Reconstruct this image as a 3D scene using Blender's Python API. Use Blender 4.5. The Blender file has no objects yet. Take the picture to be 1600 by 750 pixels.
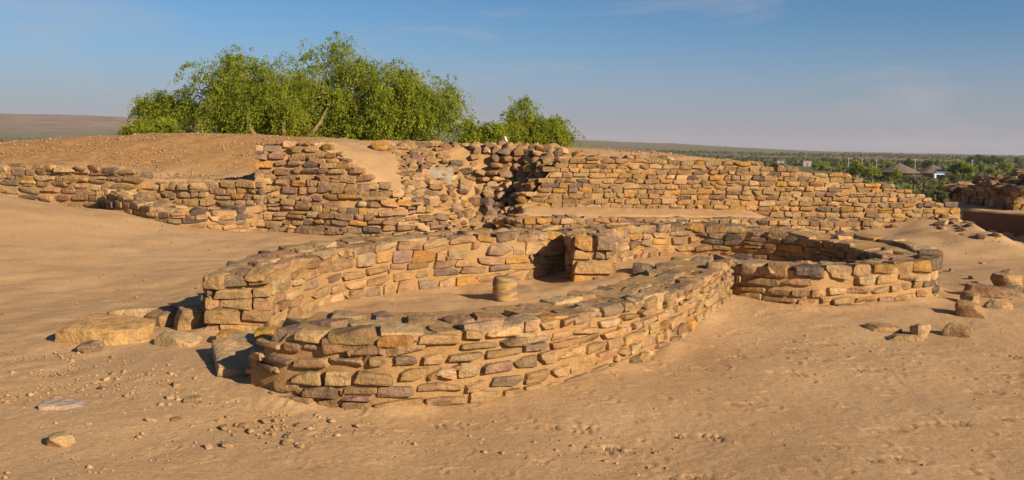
import bpy, bmesh, math, random
import numpy as np
from mathutils import Vector, noise as mnoise

R = math.radians
scene = bpy.context.scene
COL = scene.collection

# ------------------------------------------------------------------ camera
cam_d = bpy.data.cameras.new('camera')
cam = bpy.data.objects.new('camera', cam_d)
COL.objects.link(cam)
cam_d.sensor_width = 36.0
cam_d.lens = 36.0 * 1386.0 / 1600.0
cam_d.clip_start = 0.1
cam_d.clip_end = 20000.0
cam.location = (0.0, 0.0, 1.6)
cam.rotation_mode = 'XYZ'
from mathutils import Matrix
cam.rotation_euler = (Matrix.Rotation(math.pi / 2 - 0.10778, 3, 'X') @ Matrix.Rotation(0.0200, 3, 'Z')).to_euler('XYZ')
scene.camera = cam

# ------------------------------------------------------------------ light
SUN_EL = R(25.5)
SUN_H = Vector((0.75, -0.66, 0)).normalized()      # horizontal direction towards the sun
sun_dir = Vector((SUN_H.x * math.cos(SUN_EL), SUN_H.y * math.cos(SUN_EL), math.sin(SUN_EL)))
sd = bpy.data.lights.new('sun', 'SUN')
sd.energy = 4.9
sd.angle = R(0.55)
sd.color = (1.0, 0.845, 0.645)
sun = bpy.data.objects.new('sun', sd)
COL.objects.link(sun)
sun.location = (20, -20, 20)
sun.rotation_euler = (-sun_dir).to_track_quat('-Z', 'Y').to_euler()

world = bpy.data.worlds.new('World')
scene.world = world
world.use_nodes = True
nt = world.node_tree
nt.nodes.clear()
N = nt.nodes.new
L = nt.links.new
w_out = N('ShaderNodeOutputWorld')
w_bg = N('ShaderNodeBackground')
w_bg.inputs['Strength'].default_value = 0.055
sky = N('ShaderNodeTexSky')
sky.sky_type = 'NISHITA'
sky.sun_disc = False
sky.sun_elevation = SUN_EL
sky.sun_rotation = math.atan2(SUN_H.x, SUN_H.y)
sky.altitude = 1500
sky.air_density = 1.0
sky.dust_density = 0.6
sky.ozone_density = 3.0
tc = N('ShaderNodeTexCoord')
sep = N('ShaderNodeSeparateXYZ')
L(tc.outputs['Generated'], sep.inputs[0])
# dusty mauve layer hugging the whole horizon, all the way round
mr = N('ShaderNodeMapRange')
mr.interpolation_type = 'SMOOTHERSTEP'
mr.inputs['From Min'].default_value = -0.03
mr.inputs['From Max'].default_value = 0.165
mr.inputs['To Min'].default_value = 0.92
mr.inputs['To Max'].default_value = 0.0
L(sep.outputs['Z'], mr.inputs['Value'])
hz = N('ShaderNodeMix')
hz.data_type = 'RGBA'
hz.inputs['B'].default_value = (4.3, 4.05, 4.75, 1)
L(mr.outputs[0], hz.inputs['Factor'])
gm = N('ShaderNodeMix'); gm.data_type = 'RGBA'; gm.blend_type = 'MULTIPLY'; gm.inputs['Factor'].default_value = 1.0
gm.inputs['B'].default_value = (0.62, 0.93, 1.10, 1)
L(sky.outputs[0], gm.inputs['A'])
L(gm.outputs['Result'], hz.inputs['A'])
# thin wisps of cirrus
mp = N('ShaderNodeMapping')
mp.inputs['Scale'].default_value = (3.0, 3.0, 16.0)
mp.inputs['Rotation'].default_value = (0.0, 0.45, 0.9)
L(tc.outputs['Generated'], mp.inputs[0])
nz = N('ShaderNodeTexNoise')
nz.inputs['Scale'].default_value = 1.3
nz.inputs['Detail'].default_value = 6
nz.inputs['Distortion'].default_value = 0.7
L(mp.outputs[0], nz.inputs['Vector'])
cr = N('ShaderNodeMapRange')
cr.inputs['From Min'].default_value = 0.54
cr.inputs['From Max'].default_value = 0.85
cr.inputs['To Max'].default_value = 0.85
L(nz.outputs['Fac'], cr.inputs['Value'])
cm = N('ShaderNodeMix')
cm.data_type = 'RGBA'
cm.inputs['B'].default_value = (5.6, 5.6, 6.2, 1)
L(cr.outputs[0], cm.inputs['Factor'])
L(hz.outputs['Result'], cm.inputs['A'])
L(cm.outputs['Result'], w_bg.inputs['Color'])
L(w_bg.outputs[0], w_out.inputs[0])

scene.view_settings.view_transform = 'Standard'
scene.view_settings.look = 'None'
scene.view_settings.gamma = 1.0
scene.view_settings.exposure = 0.52
scene.view_settings.use_curve_mapping = False
scene.render.engine = 'CYCLES'
scene.cycles.use_denoising = True
scene.cycles.max_bounces = 6
scene.cycles.diffuse_bounces = 3
scene.cycles.volume_bounces = 0
scene.cycles.transparent_max_bounces = 6

# ------------------------------------------------------------------ helpers
def tag(o, label=None, cat=None, group=None, kind=None):
    if label: o['label'] = label
    if cat: o['category'] = cat
    if group: o['group'] = group
    if kind: o['kind'] = kind
    return o

def empty(name, loc):
    o = bpy.data.objects.new(name, None)
    o.empty_display_size = 0.2
    COL.objects.link(o)
    o.location = loc
    return o

def mesh_obj(name, verts, faces, mat=None, parent=None, smooth=True, rel=True):
    """faces: list, or an (n,k) int array of equal-sided faces; verts in world metres"""
    me = bpy.data.meshes.new(name)
    v = np.asarray(verts, dtype=np.float32).reshape(-1, 3)
    if parent is not None and rel:
        v = v - np.array(parent.location[:], dtype=np.float32)
    if isinstance(faces, np.ndarray):
        nf, k = faces.shape
        me.vertices.add(len(v)); me.vertices.foreach_set('co', v.ravel())
        me.loops.add(nf * k); me.loops.foreach_set('vertex_index', faces.astype(np.int32).ravel())
        me.polygons.add(nf)
        me.polygons.foreach_set('loop_start', np.arange(0, nf * k, k, dtype=np.int32))
        me.update(calc_edges=True)
    else:
        me.from_pydata(v.tolist(), [], faces)
        me.update()
    if smooth:
        me.polygons.foreach_set('use_smooth', np.ones(len(me.polygons), dtype=bool))
    if mat: me.materials.append(mat)
    o = bpy.data.objects.new(name, me)
    COL.objects.link(o)
    if parent is not None: o.parent = parent
    return o

def _hash(ix, iy, seed):
    n = (ix * 374761393 + iy * 668265263 + seed * 1274126177) & 0xFFFFFFFF
    n = ((n ^ (n >> 13)) * 1274126177) & 0xFFFFFFFF
    n = n ^ (n >> 16)
    return (n & 0xFFFF) / 65535.0 * 2 - 1

def vnoise(x, y, seed=0):
    x = np.asarray(x, dtype=np.float64); y = np.asarray(y, dtype=np.float64)
    x0 = np.floor(x).astype(np.int64); y0 = np.floor(y).astype(np.int64)
    fx = x - x0; fy = y - y0
    fx = fx * fx * fx * (fx * (fx * 6 - 15) + 10); fy = fy * fy * fy * (fy * (fy * 6 - 15) + 10)
    a = _hash(x0, y0, seed); b = _hash(x0 + 1, y0, seed); c = _hash(x0, y0 + 1, seed); d = _hash(x0 + 1, y0 + 1, seed)
    return a + (b - a) * fx + (c - a) * fy + (a - b - c + d) * fx * fy

def fbm(x, y, seed=0, octv=4, gain=0.5):
    s = 0; a = 1.0; f = 1.0
    for i in range(octv):
        s = s + a * vnoise(x * f + 17.3 * i, y * f - 9.1 * i, seed + i); a *= gain; f *= 2.03
    return s

def sst(a, b, x):
    t = np.clip((np.asarray(x, dtype=np.float64) - a) / (b - a), 0, 1)
    return t * t * (3 - 2 * t)

class Path:
    """Catmull-Rom smoothed polyline in plan, by arc length"""
    def __init__(self, pts, smooth=True, n=14):
        P = [np.array(p, float) for p in pts]
        out = []
        if smooth and len(P) > 2:
            Q = [2 * P[0] - P[1]] + P + [2 * P[-1] - P[-2]]
            for i in range(1, len(Q) - 2):
                for k in range(n):
                    t = k / n
                    p0, p1, p2, p3 = Q[i - 1], Q[i], Q[i + 1], Q[i + 2]
                    out.append(0.5 * (2 * p1 + (p2 - p0) * t + (2 * p0 - 5 * p1 + 4 * p2 - p3) * t * t + (3 * p1 - p0 - 3 * p2 + p3) * t ** 3))
            out.append(P[-1])
        else:
            for i in range(len(P) - 1):
                for k in range(n):
                    out.append(P[i] + (P[i + 1] - P[i]) * k / n)
            out.append(P[-1])
        self.p = np.array(out)
        self.s = np.concatenate([[0], np.cumsum(np.linalg.norm(np.diff(self.p, axis=0), axis=1))])
        self.L = self.s[-1]
    def at(self, s):
        return np.array([np.interp(s, self.s, self.p[:, 0]), np.interp(s, self.s, self.p[:, 1])])
    def tan(self, s):
        d = self.at(min(s + 0.06, self.L)) - self.at(max(s - 0.06, 0))
        return d / (np.linalg.norm(d) + 1e-9)

# ------------------------------------------------------------------ materials
def new_mat(name):
    m = bpy.data.materials.new(name)
    m.use_nodes = True
    m.node_tree.nodes.clear()
    return m, m.node_tree.nodes.new, m.node_tree.links.new

def ramp(n, stops):
    e = n.color_ramp.elements
    while len(e) > 1: e.remove(e[-1])
    e[0].position = stops[0][0]; e[0].color = (*stops[0][1], 1)
    for p, c in stops[1:]:
        k = e.new(p); k.color = (*c, 1)

def stone_material(name='sandstone', dust=0.5, attr=False):
    m, N, L = new_mat(name)
    out = N('ShaderNodeOutputMaterial'); b = N('ShaderNodeBsdfPrincipled')
    b.inputs['Roughness'].default_value = 0.9
    b.inputs['Specular IOR Level'].default_value = 0.15
    oi = N('ShaderNodeVertexColor') if attr else N('ShaderNodeObjectInfo')
    if attr: oi.layer_name = 'stone_color'
    geo = N('ShaderNodeNewGeometry')
    n1 = N('ShaderNodeTexNoise'); n1.inputs['Scale'].default_value = 9; n1.inputs['Detail'].default_value = 5
    L(geo.outputs['Position'], n1.inputs['Vector'])
    # bedding bands: noise squeezed along the bed
    mp = N('ShaderNodeMapping'); mp.inputs['Scale'].default_value = (4, 4, 34)
    L(geo.outputs['Position'], mp.inputs[0])
    n2 = N('ShaderNodeTexNoise'); n2.inputs['Scale'].default_value = 1.2; n2.inputs['Detail'].default_value = 4
    L(mp.outputs[0], n2.inputs['Vector'])
    n3 = N('ShaderNodeTexNoise'); n3.inputs['Scale'].default_value = 75; n3.inputs['Detail'].default_value = 5
    n3.inputs['Roughness'].default_value = 0.7
    L(geo.outputs['Position'], n3.inputs['Vector'])
    hs = N('ShaderNodeMix'); hs.data_type = 'RGBA'; hs.blend_type = 'MULTIPLY'; hs.inputs['Factor'].default_value = 1
    r1 = N('ShaderNodeValToRGB'); ramp(r1, [(0.25, (0.62, 0.60, 0.60)), (0.5, (1, 1, 1)), (0.78, (1.32, 1.25, 1.12))])
    L(n1.outputs['Fac'], r1.inputs[0]); L(oi.outputs['Color'], hs.inputs['A']); L(r1.outputs[0], hs.inputs['B'])
    h2 = N('ShaderNodeMix'); h2.data_type = 'RGBA'; h2.blend_type = 'MULTIPLY'; h2.inputs['Factor'].default_value = 0.8
    r2 = N('ShaderNodeValToRGB'); ramp(r2, [(0.3, (0.72, 0.66, 0.66)), (0.5, (1, 1, 1)), (0.7, (1.2, 1.02, 0.85))])
    L(n2.outputs['Fac'], r2.inputs[0]); L(hs.outputs['Result'], h2.inputs['A']); L(r2.outputs[0], h2.inputs['B'])
    h3 = N('ShaderNodeMix'); h3.data_type = 'RGBA'; h3.blend_type = 'MULTIPLY'; h3.inputs['Factor'].default_value = 0.8
    r3 = N('ShaderNodeValToRGB'); ramp(r3, [(0.3, (0.6, 0.58, 0.56)), (0.5, (1, 1, 1)), (0.75, (1.25, 1.2, 1.1))])
    L(n3.outputs['Fac'], r3.inputs[0]); L(h2.outputs['Result'], h3.inputs['A']); L(r3.outputs[0], h3.inputs['B'])
    # wind-blown sand and mud smears clinging in patches
    n4 = N('ShaderNodeTexNoise'); n4.inputs['Scale'].default_value = 5.5; n4.inputs['Detail'].default_value = 7; n4.inputs['Roughness'].default_value = 0.68
    L(geo.outputs['Position'], n4.inputs['Vector'])
    mr = N('ShaderNodeMapRange'); mr.inputs['From Min'].default_value = 0.5; mr.inputs['From Max'].default_value = 0.72
    mr.inputs['To Max'].default_value = dust
    L(n4.outputs['Fac'], mr.inputs['Value'])
    mx = N('ShaderNodeMix'); mx.data_type = 'RGBA'; mx.inputs['B'].default_value = (0.46, 0.295, 0.145, 1)
    L(mr.outputs[0], mx.inputs['Factor']); L(h3.outputs['Result'], mx.inputs['A'])
    L(mx.outputs['Result'], b.inputs['Base Color'])
    bp = N('ShaderNodeBump'); bp.inputs['Strength'].default_value = 0.8; bp.inputs['Distance'].default_value = 0.014
    L(n3.outputs['Fac'], bp.inputs['Height'])
    b2 = N('ShaderNodeBump'); b2.inputs['Strength'].default_value = 0.8; b2.inputs['Distance'].default_value = 0.035
    n5 = N('ShaderNodeTexNoise'); n5.inputs['Scale'].default_value = 22; n5.inputs['Detail'].default_value = 4
    L(geo.outputs['Position'], n5.inputs['Vector'])
    L(n5.outputs['Fac'], b2.inputs['Height']); L(b2.outputs[0], bp.inputs['Normal'])
    L(bp.outputs[0], b.inputs['Normal'])
    L(b.outputs[0], out.inputs[0])
    return m

def sand_material(name, base, dark, light, grav=0.0, scale=1.0, bump=0.5):
    m, N, L = new_mat(name)
    out = N('ShaderNodeOutputMaterial'); b = N('ShaderNodeBsdfPrincipled')
    b.inputs['Roughness'].default_value = 0.95
    b.inputs['Specular IOR Level'].default_value = 0.08
    geo = N('ShaderNodeNewGeometry')
    n1 = N('ShaderNodeTexNoise'); n1.inputs['Scale'].default_value = 1.1 * scale; n1.inputs['Detail'].default_value = 8; n1.inputs['Roughness'].default_value = 0.62
    n2 = N('ShaderNodeTexNoise'); n2.inputs['Scale'].default_value = 28 * scale; n2.inputs['Detail'].default_value = 6; n2.inputs['Roughness'].default_value = 0.75
    for n in (n1, n2): L(geo.outputs['Position'], n.inputs['Vector'])
    r1 = N('ShaderNodeValToRGB'); ramp(r1, [(0.28, dark), (0.5, base), (0.74, light)])
    L(n1.outputs['Fac'], r1.inputs[0])
    r2 = N('ShaderNodeValToRGB'); ramp(r2, [(0.28, (0.66, 0.64, 0.62)), (0.5, (1, 1, 1)), (0.72, (1.2, 1.2, 1.2))])
    L(n2.outputs['Fac'], r2.inputs[0])
    mx = N('ShaderNodeMix'); mx.data_type = 'RGBA'; mx.blend_type = 'MULTIPLY'; mx.inputs['Factor'].default_value = 0.75
    L(r1.outputs[0], mx.inputs['A']); L(r2.outputs[0], mx.inputs['B'])
    L(mx.outputs['Result'], b.inputs['Base Color'])
    bp = N('ShaderNodeBump'); bp.inputs['Strength'].default_value = bump; bp.inputs['Distance'].default_value = 0.02
    L(n2.outputs['Fac'], bp.inputs['Height']); L(bp.outputs[0], b.inputs['Normal'])
    L(b.outputs[0], out.inputs[0])
    return m

def plain_material(name, col, rough=0.9, var=0.25, scale=12, bump=0.3):
    c2 = tuple(c * (1 - var) for c in col); c3 = tuple(min(1, c * (1 + var)) for c in col)
    return sand_material(name, col, c2, c3, scale=scale / 12, bump=bump)

def leaf_material(name, c1, c2, trans=0.35):
    m, N, L = new_mat(name)
    out = N('ShaderNodeOutputMaterial')
    geo = N('ShaderNodeNewGeometry')
    n1 = N('ShaderNodeTexNoise'); n1.inputs['Scale'].default_value = 1.7; n1.inputs['Detail'].default_value = 6
    L(geo.outputs['Position'], n1.inputs['Vector'])
    r1 = N('ShaderNodeValToRGB'); ramp(r1, [(0.33, c1), (0.66, c2)])
    L(n1.outputs['Fac'], r1.inputs[0])
    wn = N('ShaderNodeTexWhiteNoise'); wn.noise_dimensions = '1D'
    L(geo.outputs['Random Per Island'], wn.inputs['W'])
    hv = N('ShaderNodeHueSaturation')
    mr = N('ShaderNodeMapRange'); mr.inputs['To Min'].default_value = 0.78; mr.inputs['To Max'].default_value = 1.3
    L(wn.outputs['Value'], mr.inputs['Value']); L(mr.outputs[0], hv.inputs['Value']); L(r1.outputs[0], hv.inputs['Color'])
    d = N('ShaderNodeBsdfPrincipled'); d.inputs['Roughness'].default_value = 0.6; d.inputs['Specular IOR Level'].default_value = 0.25
    t = N('ShaderNodeBsdfTranslucent')
    L(hv.outputs[0], d.inputs['Base Color']); L(hv.outputs[0], t.inputs['Color'])
    mx = N('ShaderNodeMixShader'); mx.inputs[0].default_value = trans
    L(d.outputs[0], mx.inputs[1]); L(t.outputs[0], mx.inputs[2]); L(mx.outputs[0], out.inputs[0])
    return m

M_STONE = stone_material()
M_STONE_MANY = stone_material('sandstone_small', attr=True)
M_MORTAR = sand_material('mud_mortar', (0.45, 0.265, 0.108), (0.35, 0.20, 0.082), (0.50, 0.31, 0.138), scale=1.6, bump=1.0)
M_MUD = sand_material('brown_mud_plaster', (0.18, 0.10, 0.058), (0.145, 0.08, 0.046), (0.22, 0.125, 0.072), bump=0.35)
M_BARK = sand_material('pale_bark', (0.25, 0.17, 0.085), (0.16, 0.105, 0.055), (0.34, 0.235, 0.12), scale=1.5)
M_LEAF = leaf_material('feathery_leaf', (0.165, 0.225, 0.018), (0.38, 0.40, 0.034), 0.55)
M_LEAF_DARK = leaf_material('dark_leaf', (0.05, 0.09, 0.02), (0.12, 0.165, 0.03), 0.35)
M_LEAF_OLIVE = leaf_material('olive_leaf', (0.11, 0.12, 0.03), (0.22, 0.20, 0.05), 0.35)
M_LEAF_DRY = leaf_material('dry_twigs', (0.14, 0.10, 0.055), (0.24, 0.17, 0.09), 0.2)
M_WHITE = plain_material('white_paint', (0.75, 0.72, 0.66), var=0.08, bump=0.1)
M_BLUE = plain_material('blue_paint', (0.09, 0.21, 0.5), var=0.1, bump=0.05)
M_THATCH = plain_material('grey_brown_thatch', (0.20, 0.14, 0.11), var=0.3)
M_GREY = plain_material('grey_concrete', (0.42, 0.40, 0.38), var=0.15)

# ------------------------------------------------------------------ terrain
FRONT_OUT = [(-1.62, 5.44), (-1.36, 5.27), (-0.92, 5.19), (-0.58, 5.27), (-0.16, 5.46), (0.24, 5.74), (0.58, 6.08), (1.0, 6.62), (1.44, 7.34), (1.92, 8.30), (2.42, 9.42)]
FRONT_IN = [(-1.60, 6.02), (-1.30, 5.98), (-0.86, 5.98), (-0.58, 6.04), (-0.26, 6.17), (0.06, 6.38), (0.38, 6.70), (0.69, 7.17), (1.02, 7.79), (1.38, 8.58), (1.78, 9.55)]
BACK_IN = [(-1.95, 7.10), (-1.88, 7.55), (-1.72, 8.25), (-1.30, 8.98), (-0.69, 9.52), (-0.02, 9.97), (0.62, 10.36), (0.95, 10.60)]
BACK_OUT = [(-2.43, 6.98), (-2.42, 7.55), (-2.25, 8.50), (-1.75, 9.45), (-1.02, 10.12), (-0.28, 10.60), (0.40, 11.00), (0.78, 11.22)]
RING_IN = [(1.12, 10.35), (1.28, 10.80), (1.66, 11.38), (2.22, 11.76), (2.90, 11.74), (3.46, 11.46), (3.95, 11.02), (4.24, 10.50), (4.24, 10.02), (3.96, 9.68), (3.46, 9.54), (3.02, 9.58), (2.80, 9.68), (2.60, 9.90)]
RING_OUT = [(0.72, 10.90), (0.95, 11.40), (1.42, 12.00), (2.10, 12.42), (2.98, 12.42), (3.80, 12.10), (4.48, 11.55), (4.96, 10.88), (5.04, 10.30), (4.78, 9.80), (4.25, 9.38), (3.30, 9.0), (2.80, 9.04), (2.40, 9.26)]
RING_IN = [(x - 0.13 * min(1, max(0, x - 1.6)), y - 0.05) for x, y in RING_IN]
RING_OUT = [(x - 0.15 * min(1, max(0, x - 1.6)), y - 0.05 - (0.13 if y < 9.9 else 0.0)) for x, y in RING_OUT]
PLINTH = [(-0.25, 16.35), (0.2, 16.0), (1.15, 16.05), (3.6, 16.38), (6.0, 16.62), (7.6, 17.1)]
BIG = [(0.15, 17.02), (1.3, 17.12), (3.8, 17.45), (6.0, 17.55), (7.6, 17.7), (9.1, 18.0)]
CENTRAL = [(-4.5, 15.25), (-3.9, 15.3), (-2.84, 15.1), (-1.98, 15.15), (-1.2, 15.6), (-0.75, 16.15)]
LEFT_UP = [(-12.5, 16.7), (-9.7, 16.35), (-8.4, 16.2), (-7.0, 15.9), (-6.4, 15.85), (-5.6, 15.72), (-4.35, 15.42)]
LEFT_LOW = [(-7.15, 15.55), (-6.5, 15.05), (-5.9, 14.6), (-5.3, 14.5), (-4.75, 14.7), (-4.45, 15.2)]

P_X = [-60, -20, -12, -9, -7.5, -5.8, -3, 1.2, 3, 5.2, 6.4, 7.6, 9.0, 10.0, 12, 16, 30, 60]
P_Z = [0.6, 1.15, 1.42, 1.63, 1.69, 1.68, 1.60, 1.54, 1.48, 1.30, 0.98, 0.60, 0.2, 0.1, 0.3, 0.3, 0, 0]
A_X = [-60, -4.52, -4.40, -3.5, -2.79, -2.33, -1.95, -1.80, 0.3, 0.9, 3.8, 5.8, 6.4, 7.7, 8.6, 9.1, 9.6, 60]
A_Y = [16.6, 16.55, 16.05, 16.05, 15.95, 15.85, 15.75, 18.75, 18.6, 17.75, 17.95, 18.05, 18.1, 18.15, 18.3, 18.4, 18.6, 19]
A_Z = [0.80, 0.82, 1.42, 1.48, 1.17, 0.90, 0.66, 1.46, 1.46, 1.34, 1.26, 1.08, 0.92, 0.62, 0.32, 0.2, 0.1, 0.1]

def inside(poly, x, y):
    r = np.zeros(x.shape, bool)
    n = len(poly)
    for i in range(n):
        x1, y1 = poly[i]; x2, y2 = poly[(i + 1) % n]
        c = ((y1 > y) != (y2 > y)) & (x < (x2 - x1) * (y - y1) / (y2 - y1 + 1e-12) + x1)
        r ^= c
    return r

def terrain(x, y, detail=False):
    x = np.asarray(x, float); y = np.asarray(y, float)
    z = np.zeros(np.broadcast(x, y).shape)
    z = z + 0.50 * np.exp(-((x + 8.9) / 2.3) ** 2 - ((y - 13.6) / 2.3) ** 2)
    z = z + 0.14 * sst(-3.2, -7, x) * sst(7.5, 13, y)
    z = z + 0.40 * np.exp(-((x - 11.4) / 2.2) ** 2 - ((y - 16.0) / 3.0) ** 2)
    z = z + 0.05 * fbm(x * 0.45, y * 0.45, 3, 3)
    z = z + 0.06 * np.exp(-((x + 1.95) / 0.5) ** 2 - ((y - 5.9) / 0.6) ** 2)
    # earth ledge between the plinth and the big wall
    yp = np.interp(x, [p[0] for p in PLINTH], [p[1] for p in PLINTH])
    led = sst(0.12, 0.35, y - yp) * sst(-0.2, 0.25, x) * sst(5.9, 4.5, x) * sst(19.5, 18.5, y)
    z = z + led * (0.31 + 0.11 * sst(0.2, 1.1, y - yp) - z)
    led2 = sst(0.1, 0.5, y - np.interp(x, [p[0] for p in LEFT_LOW], [p[1] for p in LEFT_LOW])) * sst(-7.1, -6.5, x) * sst(-4.3, -4.5, x) * sst(19, 18, y)
    z = z + led2 * (0.36 - z)
    # the mound behind the walls
    xc = np.interp(y, [15.6, 18.4, 18.9], [-1.80, -2.48, -2.5])
    ya = np.interp(x, A_X, A_Y); za = np.interp(x, A_X, A_Z)
    cut = (x > xc) & (x < -1.75) & (y < 18.9)
    ya = np.where(cut, 18.75, ya); za = np.where(cut, 1.46, za)
    pz = np.interp(x, P_X, P_Z)
    tt = np.clip((y - ya) / np.maximum(20.9 - ya, 0.5), 0, 1)
    up = za + (pz - za) * np.where((x > -3.9) & (x < -1.7), 1 - (1 - tt) ** 2.2, tt * tt * (3 - 2 * tt))
    step = sst(-0.12, 0.06, y - ya)
    up = up + 0.03 * fbm(x * 1.3, y * 1.3, 9, 3) * sst(0, 0.5, y - ya)
    z = z + step * (np.maximum(up, z) - z)
    # terrace behind the mud wall at the right
    ter = sst(0.02, 0.12, x - np.interp(y, [13, 16.4, 19.95, 26], [8.75, 9.55, 10.15, 11.2])) * sst(13.5, 15, y) * sst(25, 22, y)
    z = z + ter * (np.maximum(np.interp(y, [14.9, 16.4, 19.95], [0.54, 0.50, 0.32]), z) - z)
    xm = np.interp(y, [13, 16.4, 19.95, 24], [8.75, 9.55, 10.15, 10.9])
    tren = sst(-1.15, -0.6, x - xm) * sst(0.3, 0.1, x - xm) * sst(15.2, 16.6, y) * sst(21.5, 20.2, y)
    dx = x - (xm - 1.15)
    z = z + (0.24 + 0.06 * fbm(x * 2.5, y * 2.5, 77, 3)) * np.exp(-(dx / np.where(dx < 0, 1.7, 0.42)) ** 2) * sst(12.5, 15.5, y) * sst(18.1, 17.3, y)
    z = z - 0.16 * tren
    # falling away to the plain
    dr = np.maximum(sst(21.6, 62, y), np.maximum(sst(30, 90, np.abs(x)), sst(-20, -70, y)))
    z = z + dr * (-6.0 - z)
    z = z + sst(60, 300, y) * 0.35 * fbm(x * 0.012, y * 0.012, 5, 3)
    # floors inside the two chambers
    ring = [((a[0] + b[0]) / 2, (a[1] + b[1]) / 2) for a, b in zip(RING_IN, RING_OUT)]
    i1 = inside(ring + [(1.9, 9.75)], x, y)
    z = np.where(i1, 0.17 + 0.02 * fbm(x * 2, y * 2, 4, 3), z)
    ch = [((a[0] + b[0]) / 2, (a[1] + b[1]) / 2) for a, b in zip(BACK_IN, BACK_OUT)] + [(1.5, 9.9)] + \
         [((a[0] + b[0]) / 2, (a[1] + b[1]) / 2) for a, b in zip(FRONT_IN, FRONT_OUT)][::-1]
    i2 = inside(ch, x, y) & ~i1
    f2 = 0.04 + 0.14 * sst(0.2, 1.4, x) * sst(8.6, 10.2, y)
    z = np.where(i2, f2 + 0.02 * fbm(x * 1.7, y * 1.7, 6, 3), z)
    return z

def tz(x, y):
    return float(terrain(np.array([x]), np.array([y]))[0])

def axis(lo, a, b, hi, d0, g1, d1, far1, g2):
    up = [b]; d = d0
    while up[-1] < hi:
        d = min(d * g1, d1) if up[-1] < far1[1] else d * g2
        up.append(up[-1] + d)
    dn = [a]; d = d0
    while dn[-1] > lo:
        d = min(d * g1, d1) if dn[-1] > far1[0] else d * g2
        dn.append(dn[-1] - d)
    return np.array(dn[::-1] + list(np.arange(a + d0, b, d0)) + up)

FOOT = []   # footprints pressed into the sand: x, y, heading, depth
rf = random.Random(5)
for (x, y, a) in [(2.71, 6.45, 5), (2.02, 6.3, 3), (3.75, 6.5, 8), (4.0, 7.05, -10), (2.2, 5.05, 12), (2.65, 5.2, 4), (0.36, 5.0, -8), (-0.3, 5.0, 6), (0.5, 4.7, 15),
                  (3.15, 5.3, -5), (1.5, 5.5, 20), (1.1, 4.9, -12), (2.0, 4.5, 10), (0.9, 4.3, 4), (3.3, 6.0, 15), (2.6, 7.3, 18), (2.9, 7.9, 24), (2.3, 7.0, 30), (1.7, 6.7, 35), (2.0, 7.6, 40), (2.4, 8.3, 50), (2.75, 8.6, 45)]:
    FOOT.append((x, y, R(a), 0.013))
for i in range(18):
    FOOT.append((rf.uniform(-1.0, 4.4), rf.uniform(4.1, 7.6), R(rf.gauss(8, 30) + (180 if rf.random() < 0.5 else 0)), rf.uniform(0.005, 0.009)))

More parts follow.
